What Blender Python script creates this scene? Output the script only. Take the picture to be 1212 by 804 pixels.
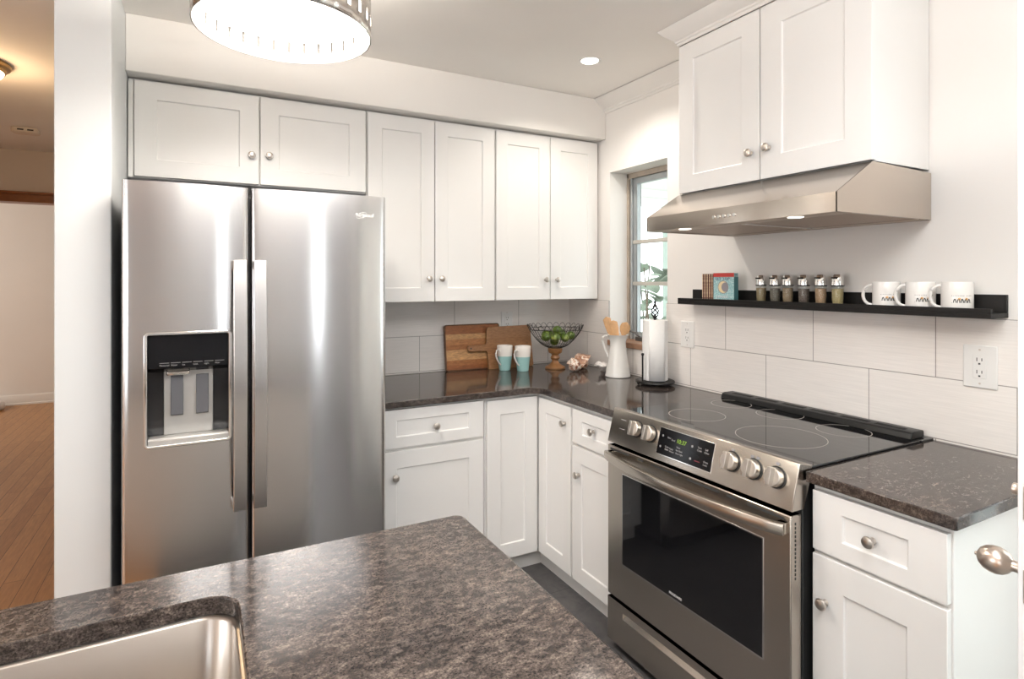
import bpy, bmesh, math, random
from math import sin, cos, pi, radians, sqrt, hypot
from mathutils import Vector, Matrix

random.seed(7)
for _o in list(bpy.data.objects):
    bpy.data.objects.remove(_o)
SC = bpy.context.scene
COL = SC.collection

# ------------------------------------------------------------------ camera
YAW, FPX = 0.4955, 684.0
cam_d = bpy.data.cameras.new('camera')
cam = bpy.data.objects.new('camera', cam_d)
COL.objects.link(cam)
cam.location = (0, 0, 1.436)
cam.rotation_euler = (pi / 2, 0, -YAW)
cam_d.sensor_fit = 'HORIZONTAL'
cam_d.sensor_width = 36.0
cam_d.lens = 36.0 * FPX / 1212
cam_d.shift_y = -(402 - 332.5) / 1212
cam_d.clip_start = 0.02
SC.camera = cam

# ------------------------------------------------------------------ render look
SC.view_settings.view_transform = 'Standard'
SC.view_settings.look = 'None'
SC.view_settings.gamma = 1.0
SC.view_settings.use_curve_mapping = False
SC.view_settings.exposure = 0.08
cy = SC.cycles
cy.use_denoising = True
cy.max_bounces = 10
cy.diffuse_bounces = 6
cy.glossy_bounces = 5
cy.transmission_bounces = 8
cy.transparent_max_bounces = 12
cy.caustics_reflective = False
cy.caustics_refractive = False
cy.sample_clamp_indirect = 6.0

# ------------------------------------------------------------------ world and lights
world = bpy.data.worlds.new('world')
SC.world = world
world.use_nodes = True
_bg = world.node_tree.nodes['Background']
_bg.inputs['Color'].default_value = (0.93, 0.97, 1.0, 1)
_bg.inputs['Strength'].default_value = 3.2


def light(name, kind, loc, power, color, size=None, size_y=None, rot=None, spread=None, blend=None, angle=None):
    d = bpy.data.lights.new(name, kind)
    d.energy = power
    d.color = color
    if kind == 'AREA':
        d.shape = 'RECTANGLE'
        d.size = size
        d.size_y = size_y
        if spread:
            d.spread = spread
    elif size:
        d.shadow_soft_size = size
    if kind == 'SPOT':
        d.spot_size = angle
        d.spot_blend = blend
    o = bpy.data.objects.new(name, d)
    COL.objects.link(o)
    o.location = loc
    if rot:
        o.rotation_euler = rot
    return o


COOL = (0.86, 0.93, 1.0)
WARM = (1.0, 0.92, 0.83)
# daylight through the narrow window in the wall behind the camera
light('rear_window_light', 'AREA', (1.11, -2.36, 1.45), 3.5, COOL, 0.18, 1.3, (pi / 2, 0, 0))
# fill lights added out of view behind and above the camera, no fixtures
light('rear_left_fill', 'AREA', (-3.2, -2.36, 1.3), 22, COOL, 1.4, 1.6, (pi / 2, 0, 0))  # invented opening at the left, lifts the shaded rear tiles and low cabinets
light('rear_ceiling_fill', 'AREA', (0.6, 0.05, 2.49), 36, (0.975, 0.985, 1.0), 1.6, 1.2, (0, 0, 0))  # main fill, a bare added panel under the ceiling
light('rear_fill_up', 'AREA', (0.3, -0.7, 2.12), 108, (1.0, 0.985, 0.96), 1.2, 0.5, (pi, 0, 0))  # bare panel aimed upward, added to brighten the ceiling
# daylight through the open back doorway at the right
light('doorway_light', 'AREA', (2.32, 0.0, 1.15), 5, COOL, 0.85, 1.9, (pi / 2, 0, pi / 2))
# added left fill without any window, then daylight in the far room
light('left_room_fill', 'AREA', (-4.15, 0.7, 1.5), 48, (0.93, 0.965, 1.0), 1.8, 1.4, (pi / 2, 0, -pi / 2))
light('far_room_window_light', 'AREA', (-4.15, 7.3, 1.5), 34, (1.0, 0.95, 0.89), 1.6, 1.5, (pi / 2, 0, -pi / 2))

# ------------------------------------------------------------------ materials
MATS = {}


class NT:
    """small helper to wire node trees"""

    def __init__(self, name):
        self.m = bpy.data.materials.new(name)
        self.m.use_nodes = True
        self.t = self.m.node_tree
        self.n = self.t.nodes
        self.p = self.n['Principled BSDF']
        self.out = self.n['Material Output']

    def new(self, typ, **kw):
        x = self.n.new(typ)
        for k, v in kw.items():
            setattr(x, k, v)
        return x

    def link(self, a, b):
        self.t.links.new(a, b)

    def coords(self, scale=(1, 1, 1), rot=(0, 0, 0), loc=(0, 0, 0), kind='Object'):
        tc = self.new('ShaderNodeTexCoord')
        mp = self.new('ShaderNodeMapping')
        mp.inputs['Scale'].default_value = scale
        mp.inputs['Rotation'].default_value = rot
        mp.inputs['Location'].default_value = loc
        self.link(tc.outputs[kind], mp.inputs['Vector'])
        return mp.outputs['Vector']

    def noise(self, vec, scale, detail=4, rough=0.55, dist=0.0):
        x = self.new('ShaderNodeTexNoise')
        x.inputs['Scale'].default_value = scale
        x.inputs['Detail'].default_value = detail
        x.inputs['Roughness'].default_value = rough
        x.inputs['Distortion'].default_value = dist
        self.link(vec, x.inputs['Vector'])
        return x

    def ramp(self, fac, stops, interp='LINEAR'):
        x = self.new('ShaderNodeValToRGB')
        x.color_ramp.interpolation = interp
        el = x.color_ramp.elements
        while len(el) < len(stops):
            el.new(0.5)
        for e, (p, c) in zip(el, stops):
            e.position = p
            e.color = (*c, 1)
        self.link(fac, x.inputs['Fac'])
        return x.outputs['Color']

    def mix(self, fac, a, b, blend='MIX'):
        x = self.new('ShaderNodeMix', data_type='RGBA', blend_type=blend)
        if isinstance(fac, (int, float)):
            x.inputs[0].default_value = fac
        else:
            self.link(fac, x.inputs[0])
        for i, v in ((6, a), (7, b)):
            if isinstance(v, tuple):
                x.inputs[i].default_value = (*v, 1)
            else:
                self.link(v, x.inputs[i])
        return x.outputs[2]

    def bump(self, h, strength=0.2, dist=0.002):
        b = self.new('ShaderNodeBump')
        b.inputs['Strength'].default_value = strength
        b.inputs['Distance'].default_value = dist
        self.link(h, b.inputs['Height'])
        self.link(b.outputs['Normal'], self.p.inputs['Normal'])

    def base(self, v):
        if isinstance(v, tuple):
            self.p.inputs['Base Color'].default_value = (*v, 1)
        else:
            self.link(v, self.p.inputs['Base Color'])

    def set(self, **kw):
        for k, v in kw.items():
            self.p.inputs[k.replace('_', ' ')].default_value = v
        return self


def simple(name, col, rough=0.5, metal=0.0, var=0.0, scale=8.0, **kw):
    t = NT(name)
    if var:
        v = t.coords()
        n = t.noise(v, scale, 3)
        lo = tuple(max(0, c * (1 - var)) for c in col)
        hi = tuple(min(1, c * (1 + var)) for c in col)
        t.base(t.ramp(n.outputs['Fac'], [(0.3, lo), (0.7, hi)]))
    else:
        t.base(col)
    t.set(Roughness=rough, Metallic=metal)
    if 'Specular_IOR_Level' in kw:
        t.p.inputs['Specular IOR Level'].default_value = kw['Specular_IOR_Level']
    MATS[name] = t.m
    return t.m


def emit(name, col, strength):
    t = NT(name)
    t.base((0.8, 0.8, 0.8) if strength > 1 else (0.02, 0.03, 0.01))
    t.p.inputs['Emission Color'].default_value = (*col, 1)
    t.p.inputs['Emission Strength'].default_value = strength
    MATS[name] = t.m
    return t.m


simple('white_cabinet', (0.82, 0.812, 0.795), 0.32, var=0.012, scale=3)
simple('wall_paint', (0.84, 0.815, 0.785), 0.75, var=0.015, scale=2)
simple('ceiling_paint', (0.92, 0.895, 0.86), 0.85, var=0.015, scale=2)
simple('wing_paint_shaded', (0.66, 0.68, 0.685), 0.75, var=0.015, scale=2)  # wall colour darkened and cooled to imitate weaker daylight on its front
simple('rear_wall_dimmed', (0.44, 0.445, 0.46), 0.75, var=0.015, scale=2)  # grey invented for the unseen wall, dims its reflection in the fridge
simple('trim_paint', (0.82, 0.80, 0.77), 0.4, var=0.01)
simple('hall_paint', (0.76, 0.68, 0.59), 0.8, var=0.02, scale=2)
simple('door_paint', (0.80, 0.81, 0.82), 0.4, var=0.01)
simple('toe_kick', (0.72, 0.71, 0.69), 0.5, var=0.02)
simple('black_metal', (0.012, 0.011, 0.011), 0.4, 0.4, var=0.2)
simple('black_plastic', (0.012, 0.012, 0.013), 0.35, var=0.2)
simple('dark_panel', (0.02, 0.02, 0.022), 0.12, var=0.1)
simple('black_glass', (0.006, 0.006, 0.007), 0.04, var=0.1)
simple('panel_black', (0.006, 0.006, 0.007), 0.08, var=0.1, Specular_IOR_Level=0.18)
simple('chassis_black', (0.012, 0.012, 0.012), 0.45, var=0.2)
simple('fridge_side', (0.06, 0.06, 0.065), 0.45, var=0.1)
simple('black_wood', (0.007, 0.006, 0.0055), 0.5, var=0.25, scale=30, Specular_IOR_Level=0.3)
simple('ceramic_white', (0.84, 0.82, 0.79), 0.12, var=0.01)
simple('enamel_white', (0.80, 0.785, 0.75), 0.2, var=0.015)
simple('paper', (0.86, 0.855, 0.84), 0.9, var=0.02, scale=60)
simple('plate_white', (0.80, 0.79, 0.77), 0.35, var=0.01)
simple('slot_dark', (0.03, 0.03, 0.03), 0.6, var=0.1)
simple('wire_dark', (0.03, 0.027, 0.026), 0.4, 0.6, var=0.2)
simple('nickel', (0.62, 0.57, 0.52), 0.28, 1.0, var=0.05, scale=40)
simple('bronze_nickel', (0.60, 0.51, 0.44), 0.3, 1.0, var=0.05, scale=40)
simple('chrome', (0.78, 0.77, 0.75), 0.12, 1.0, var=0.03)
simple('brass', (0.55, 0.36, 0.16), 0.3, 1.0, var=0.05)
simple('grey_paddle', (0.10, 0.10, 0.11), 0.4, var=0.05)
simple('silver_plastic', (0.50, 0.49, 0.47), 0.35, 0.4, var=0.03)
simple('ring_grey', (0.42, 0.38, 0.34), 0.4, var=0.05)
simple('window_metal', (0.40, 0.43, 0.44), 0.45, 0.2, var=0.06)
simple('crank_metal', (0.13, 0.125, 0.12), 0.45, 0.5, var=0.1)
simple('muntin_paint', (0.55, 0.53, 0.48), 0.5, var=0.05)
simple('jamb_wood', (0.46, 0.39, 0.32), 0.55, var=0.12, scale=20)
simple('post_green', (0.34, 0.41, 0.36), 0.6, var=0.05)
simple('porch_white', (0.80, 0.80, 0.78), 0.6, var=0.02)
simple('leaf', (0.30, 0.36, 0.29), 0.6, var=0.3, scale=4)
simple('stem', (0.12, 0.09, 0.06), 0.8, var=0.2)
simple('yard', (0.42, 0.44, 0.38), 0.9, var=0.2, scale=1.5)
simple('mark_white', (0.78, 0.78, 0.78), 0.5, var=0.01)
simple('mark_grey', (0.30, 0.29, 0.29), 0.5, var=0.02)
simple('print_black', (0.015, 0.015, 0.015), 0.4, var=0.05)
simple('print_tan', (0.72, 0.42, 0.16), 0.4, var=0.1)
simple('book_red', (0.55, 0.05, 0.04), 0.5, var=0.08)
simple('book_teal_side', (0.10, 0.28, 0.30), 0.5, var=0.1)
simple('book_cream', (0.80, 0.66, 0.40), 0.5, var=0.05)
simple('book_brown', (0.10, 0.035, 0.02), 0.5, var=0.15)
simple('book_navy', (0.09, 0.12, 0.20), 0.5, var=0.1)
simple('book_grey', (0.28, 0.26, 0.28), 0.5, var=0.1)
simple('header_wood', (0.26, 0.09, 0.025), 0.35, var=0.2, scale=14)
simple('spoon_wood', (0.60, 0.36, 0.18), 0.55, var=0.12, scale=40)
simple('pedestal_wood', (0.27, 0.125, 0.045), 0.4, var=0.22, scale=26)
simple('cushion_white', (0.80, 0.79, 0.78), 0.8, var=0.02)
simple('lamp_cap_metal', (0.70, 0.66, 0.62), 0.22, 1.0, var=0.03)
simple('lamp_white', (0.88, 0.86, 0.82), 0.5, var=0.01)
simple('dim_red', (0.16, 0.02, 0.03), 0.5, var=0.05)
simple('hood_inner', (0.60, 0.51, 0.43), 0.55, 0.5, var=0.04)
simple('rail_black', (0.010, 0.010, 0.010), 0.3, var=0.1, Specular_IOR_Level=0.25)
simple('slot_black', (0.003, 0.003, 0.003), 0.9, var=0.1)
simple('knob_steel', (0.60, 0.56, 0.51), 0.34, 1.0, var=0.05, scale=40)
simple('sill_wood', (0.33, 0.18, 0.11), 0.5, var=0.15, scale=20)
emit('diffuser_glow', (1.0, 0.93, 0.84), 5.0)
emit('downlight_glow', (1.0, 0.90, 0.75), 14.0)
emit('hood_glow', (1.0, 0.90, 0.78), 3.0)
emit('clock_green', (0.40, 0.66, 0.05), 0.7)
emit('hall_glow', (1.0, 0.86, 0.62), 10.0)


def stainless(name, col, rough, tangent, aniso=0.75, grain=(1, 1, 1)):
    t = NT(name)
    t.base(col)
    t.set(Metallic=1.0, Roughness=rough, Anisotropic=aniso)
    c = t.new('ShaderNodeCombineXYZ')
    for i in range(3):
        c.inputs[i].default_value = tangent[i]
    t.link(c.outputs[0], t.p.inputs['Tangent'])
    n = t.noise(t.coords(grain), 60, 3, 0.6)
    r = t.new('ShaderNodeMapRange')
    r.inputs['To Min'].default_value = rough * 0.95
    r.inputs['To Max'].default_value = rough * 1.06
    t.link(n.outputs['Fac'], r.inputs['Value'])
    t.link(r.outputs[0], t.p.inputs['Roughness'])
    MATS[name] = t.m


stainless('fridge_steel', (0.60, 0.588, 0.58), 0.18, (0, 0, 1), 0.75, (0.3, 0.3, 8))
stainless('range_steel', (0.53, 0.485, 0.43), 0.24, (0, 0, 1), 0.6, (8, 0.3, 8))
stainless('hood_steel', (0.60, 0.535, 0.47), 0.18, (0, 0, 1), 0.75, (12, 0.3, 12))
stainless('sink_steel', (0.50, 0.46, 0.42), 0.30, (0, 0, 1), 0.6, (0.3, 0.3, 12))


def granite():
    t = NT('granite')
    v = t.coords((0.75, 1.3, 1.3), (0, 0, 0.25))
    big = t.noise(v, 11, 3, 0.5, 0.3)
    mid = t.noise(v, 62, 7, 0.80, 0.12)
    fine = t.noise(t.coords(), 330, 3, 0.65)
    a = t.ramp(mid.outputs['Fac'], [(0.36, (0.030, 0.025, 0.025)), (0.48, (0.085, 0.069, 0.062)), (0.56, (0.145, 0.119, 0.105)), (0.68, (0.27, 0.228, 0.20))])
    b = t.ramp(fine.outputs['Fac'], [(0.36, (0.22, 0.22, 0.24)), (0.64, (1.55, 1.50, 1.45))])
    c = t.mix(0.8, a, b, 'MULTIPLY')
    d = t.ramp(big.outputs['Fac'], [(0.35, (0.30, 0.30, 0.315)), (0.65, (0.58, 0.56, 0.54))])
    t.base(t.mix(0.8, c, d, 'MULTIPLY'))
    t.set(Roughness=0.09, IOR=1.42)
    MATS['granite'] = t.m


granite()


def tile(name, axis, loc):
    """large ceramic tiles 0.43 x 0.20 m in running bond with faint horizontal streaks"""
    t = NT(name)
    tc = t.new('ShaderNodeTexCoord')
    sp = t.new('ShaderNodeSeparateXYZ')
    cb = t.new('ShaderNodeCombineXYZ')
    t.link(tc.outputs['Object'], sp.inputs[0])
    t.link(sp.outputs[axis], cb.inputs[0])
    t.link(sp.outputs[2], cb.inputs[1])
    mp = t.new('ShaderNodeMapping')
    mp.inputs['Location'].default_value = loc
    t.link(cb.outputs[0], mp.inputs['Vector'])
    br = t.new('ShaderNodeTexBrick')
    br.offset = 0.5
    br.inputs['Scale'].default_value = 1.0
    br.inputs['Brick Width'].default_value = 0.43
    br.inputs['Row Height'].default_value = 0.20
    br.inputs['Mortar Size'].default_value = 0.0016
    br.inputs['Mortar Smooth'].default_value = 0.1
    br.inputs['Color1'].default_value = (0.84, 0.80, 0.765, 1)
    br.inputs['Color2'].default_value = (0.86, 0.82, 0.785, 1)
    br.inputs['Mortar'].default_value = (0.36, 0.33, 0.31, 1)
    t.link(mp.outputs[0], br.inputs['Vector'])
    m2 = t.new('ShaderNodeMapping')
    m2.inputs['Scale'].default_value = (2.5, 60, 1)
    t.link(cb.outputs[0], m2.inputs['Vector'])
    n = t.noise(m2.outputs[0], 3.0, 4, 0.6)
    s = t.ramp(n.outputs['Fac'], [(0.3, (0.95, 0.95, 0.95)), (0.7, (1.04, 1.04, 1.04))])
    t.base(t.mix(1.0, br.outputs['Color'], s, 'MULTIPLY'))
    t.set(Roughness=0.22)
    b = t.new('ShaderNodeBump')
    b.invert = True
    b.inputs['Strength'].default_value = 0.3
    b.inputs['Distance'].default_value = 0.002
    t.link(br.outputs['Fac'], b.inputs['Height'])
    t.link(b.outputs['Normal'], t.p.inputs['Normal'])
    MATS[name] = t.m


# a grout row lies at z = 1.12; upper joints at x = 1.10 + n*0.43 (rear), y = 1.221 + n*0.43 (right)
tile('tile_rear', 0, (-1.10 + 0.43 * 4, -1.12 + 0.2 * 6, 0))
tile('tile_right', 1, (-1.221 + 0.43 * 4, -1.12 + 0.2 * 6, 0))


def wood_floor():
    t = NT('wood_floor')
    v = t.coords((1, 1, 1), (0, 0, pi / 2))
    br = t.new('ShaderNodeTexBrick')
    br.offset = 0.37
    br.inputs['Scale'].default_value = 1.0
    br.inputs['Brick Width'].default_value = 1.5
    br.inputs['Row Height'].default_value = 0.082
    br.inputs['Mortar Size'].default_value = 0.0014
    br.inputs['Bias'].default_value = 0.0
    br.inputs['Color1'].default_value = (0.40, 0.195, 0.078, 1)
    br.inputs['Color2'].default_value = (0.50, 0.26, 0.11, 1)
    br.inputs['Mortar'].default_value = (0.08, 0.03, 0.012, 1)
    t.link(v, br.inputs['Vector'])
    n = t.noise(t.coords((14, 1.2, 1)), 6, 5, 0.6)
    s = t.ramp(n.outputs['Fac'], [(0.3, (0.8, 0.8, 0.8)), (0.7, (1.15, 1.15, 1.15))])
    t.base(t.mix(1.0, br.outputs['Color'], s, 'MULTIPLY'))
    t.set(Roughness=0.38)
    MATS['wood_floor'] = t.m


wood_floor()


def slate():
    t = NT('slate_floor')
    v = t.coords()
    br = t.new('ShaderNodeTexBrick')
    br.offset = 0.0
    br.inputs['Scale'].default_value = 1.0
    br.inputs['Brick Width'].default_value = 0.45
    br.inputs['Row Height'].default_value = 0.45
    br.inputs['Mortar Size'].default_value = 0.003
    br.inputs['Color1'].default_value = (0.066, 0.065, 0.067, 1)
    br.inputs['Color2'].default_value = (0.080, 0.078, 0.079, 1)
    br.inputs['Mortar'].default_value = (0.05, 0.048, 0.047, 1)
    t.link(v, br.inputs['Vector'])
    n = t.noise(v, 9, 6, 0.65, 0.8)
    s = t.ramp(n.outputs['Fac'], [(0.3, (0.6, 0.6, 0.62)), (0.7, (1.5, 1.45, 1.4))])
    t.base(t.mix(1.0, br.outputs['Color'], s, 'MULTIPLY'))
    t.set(Roughness=0.45)
    t.bump(n.outputs['Fac'], 0.2, 0.003)
    MATS['slate_floor'] = t.m


slate()


def striped_wood(name, axis_rot, cols, rowh, grain, rough=0.45):
    """strips of different wood glued side by side, running along local x"""
    t = NT(name)
    tc = t.new('ShaderNodeTexCoord')
    sp = t.new('ShaderNodeSeparateXYZ')
    t.link(tc.outputs['Object'], sp.inputs[0])
    m = t.new('ShaderNodeMath', operation='DIVIDE')
    m.inputs[1].default_value = rowh
    t.link(sp.outputs[2], m.inputs[0])
    f = t.new('ShaderNodeMath', operation='FLOOR')
    t.link(m.outputs[0], f.inputs[0])
    w = t.new('ShaderNodeTexWhiteNoise', noise_dimensions='1D')
    t.link(f.outputs[0], w.inputs['W'])
    c = t.ramp(w.outputs['Value'], cols, 'CONSTANT')
    n = t.noise(t.coords((4, 4, grain)), 9, 5, 0.6, 0.5)
    s = t.ramp(n.outputs['Fac'], [(0.3, (0.62, 0.6, 0.58)), (0.7, (1.2, 1.2, 1.2))])
    t.base(t.mix(1.0, c, s, 'MULTIPLY'))
    t.set(Roughness=rough)
    MATS[name] = t.m


striped_wood('board_strips', 0, [(0.0, (0.36, 0.14, 0.045)), (0.3, (0.46, 0.20, 0.07)), (0.55, (0.29, 0.10, 0.03)), (0.75, (0.60, 0.34, 0.15))], 0.030, 14)
striped_wood('paddle_wood', 0, [(0.0, (0.30, 0.145, 0.06)), (0.5, (0.34, 0.17, 0.075))], 0.09, 22)
simple('board_frame', (0.12, 0.05, 0.02), 0.45, var=0.2, scale=30)


def clear_glass(name, tint=(1, 1, 1), refl=0.10):
    """thin pane: mostly straight-through with a faint mirror reflection"""
    t = NT(name)
    t.n.remove(t.p)
    tr = t.new('ShaderNodeBsdfTransparent')
    tr.inputs['Color'].default_value = (*tint, 1)
    gl = t.new('ShaderNodeBsdfGlossy')
    gl.inputs['Roughness'].default_value = 0.03
    fr = t.new('ShaderNodeFresnel')
    fr.inputs['IOR'].default_value = 1.45
    mx = t.new('ShaderNodeMixShader')
    ge = t.new('ShaderNodeNewGeometry')
    fa = t.new('ShaderNodeMath', operation='MULTIPLY_ADD')
    fa.inputs[1].default_value = -1.0
    fa.inputs[2].default_value = 1.0
    t.link(ge.outputs['Backfacing'], fa.inputs[0])
    mu = t.new('ShaderNodeMath', operation='MULTIPLY')
    t.link(fr.outputs[0], mu.inputs[0])
    t.link(fa.outputs[0], mu.inputs[1])
    t.link(mu.outputs[0], mx.inputs[0])
    t.link(tr.outputs[0], mx.inputs[1])
    t.link(gl.outputs[0], mx.inputs[2])
    t.link(mx.outputs[0], t.out.inputs['Surface'])
    MATS[name] = t.m


clear_glass('pane_glass', (0.96, 0.98, 0.97))
clear_glass('jar_glass', (0.96, 0.97, 0.96))


def spice(name, a, b):
    t = NT(name)
    n = t.noise(t.coords(), 420, 3, 0.7)
    t.base(t.ramp(n.outputs['Fac'], [(0.38, a), (0.62, b)]))
    t.set(Roughness=0.9)
    MATS[name] = t.m


spice('spice_olive', (0.27, 0.20, 0.11), (0.45, 0.36, 0.23))
spice('spice_dark', (0.12, 0.105, 0.085), (0.32, 0.29, 0.25))
spice('spice_rust', (0.24, 0.155, 0.09), (0.46, 0.36, 0.25))
spice('spice_pepper', (0.07, 0.05, 0.045), (0.34, 0.28, 0.24))
spice('spice_orange', (0.38, 0.22, 0.12), (0.56, 0.41, 0.28))
spice('spice_yellow', (0.38, 0.30, 0.13), (0.55, 0.46, 0.27))


def lime_mat():
    t = NT('lime_skin')
    v = t.coords()
    n = t.noise(v, 14, 2)
    t.base(t.ramp(n.outputs['Fac'], [(0.3, (0.055, 0.105, 0.016)), (0.55, (0.12, 0.18, 0.03)), (0.75, (0.32, 0.37, 0.09))]))
    t.set(Roughness=0.3)
    t.bump(t.noise(v, 300, 1).outputs['Fac'], 0.15, 0.001)
    MATS['lime_skin'] = t.m


lime_mat()


def shell_mat(name, cols):
    t = NT(name)
    n = t.noise(t.coords(), 34, 4, 0.6, 1.2)
    t.base(t.ramp(n.outputs['Fac'], cols))
    t.set(Roughness=0.35)
    MATS[name] = t.m


shell_mat('shell_striped', [(0.36, (0.16, 0.055, 0.03)), (0.46, (0.52, 0.25, 0.14)), (0.53, (0.82, 0.72, 0.62)), (0.66, (0.84, 0.78, 0.72))])
shell_mat('shell_brown', [(0.35, (0.22, 0.09, 0.05)), (0.5, (0.50, 0.27, 0.17)), (0.62, (0.78, 0.68, 0.58))])
shell_mat('shell_pale', [(0.30, (0.30, 0.27, 0.26)), (0.42, (0.74, 0.70, 0.67)), (0.65, (0.84, 0.81, 0.78))])


def two_tone(name, low, high, z, edge=0.004):
    t = NT(name)
    tc = t.new('ShaderNodeTexCoord')
    sp = t.new('ShaderNodeSeparateXYZ')
    t.link(tc.outputs['Object'], sp.inputs[0])
    n = t.noise(tc.outputs['Object'], 40, 2)
    ad = t.new('ShaderNodeMath', operation='MULTIPLY_ADD')
    ad.inputs[1].default_value = edge
    t.link(n.outputs['Fac'], ad.inputs[0])
    t.link(sp.outputs[2], ad.inputs[2])
    gt = t.new('ShaderNodeMath', operation='GREATER_THAN')
    gt.inputs[1].default_value = z
    t.link(ad.outputs[0], gt.inputs[0])
    t.base(t.mix(gt.outputs[0], low, high))
    t.set(Roughness=0.18)
    MATS[name] = t.m


two_tone('teal_glaze', (0.33, 0.56, 0.55), (0.84, 0.80, 0.75), 0.086)


def mesh_filter():
    t = NT('filter_mesh')
    v = t.coords()
    w = t.new('ShaderNodeTexChecker')
    w.inputs['Scale'].default_value = 260
    w.inputs['Color1'].default_value = (0.62, 0.50, 0.41, 1)
    w.inputs['Color2'].default_value = (0.36, 0.28, 0.22, 1)
    t.link(v, w.inputs['Vector'])
    t.base(w.outputs['Color'])
    t.set(Roughness=0.5, Metallic=0.4)
    MATS['filter_mesh'] = t.m


mesh_filter()


def stripes_cover():
    """brown book cover with cream bars"""
    t = NT('book_stripes')
    v = t.coords((1, 1, 1))
    sp = t.new('ShaderNodeSeparateXYZ')
    t.link(v, sp.inputs[0])
    w = t.new('ShaderNodeTexWave', wave_type='BANDS', bands_direction='Y')
    w.inputs['Scale'].default_value = 22
    t.link(v, w.inputs['Vector'])
    n = t.noise(t.coords((1, 0.2, 55)), 1.6, 1)
    f = t.new('ShaderNodeMath', operation='MULTIPLY')
    t.link(w.outputs['Fac'], f.inputs[0])
    t.link(n.outputs['Fac'], f.inputs[1])
    t.base(t.ramp(f.outputs[0], [(0.0, (0.085, 0.028, 0.018)), (0.36, (0.12, 0.035, 0.02)), (0.40, (0.66, 0.52, 0.36))], 'LINEAR'))
    t.set(Roughness=0.5)
    MATS['book_stripes'] = t.m


stripes_cover()


def speckle_teal():
    t = NT('book_teal')
    n = t.noise(t.coords(), 330, 2, 0.6)
    t.base(t.ramp(n.outputs['Fac'], [(0.40, (0.22, 0.46, 0.50)), (0.56, (0.40, 0.62, 0.64)), (0.64, (0.70, 0.80, 0.78))]))
    t.set(Roughness=0.45)
    MATS['book_teal'] = t.m


speckle_teal()

# ------------------------------------------------------------------ mesh helpers
ORG = {}


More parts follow.
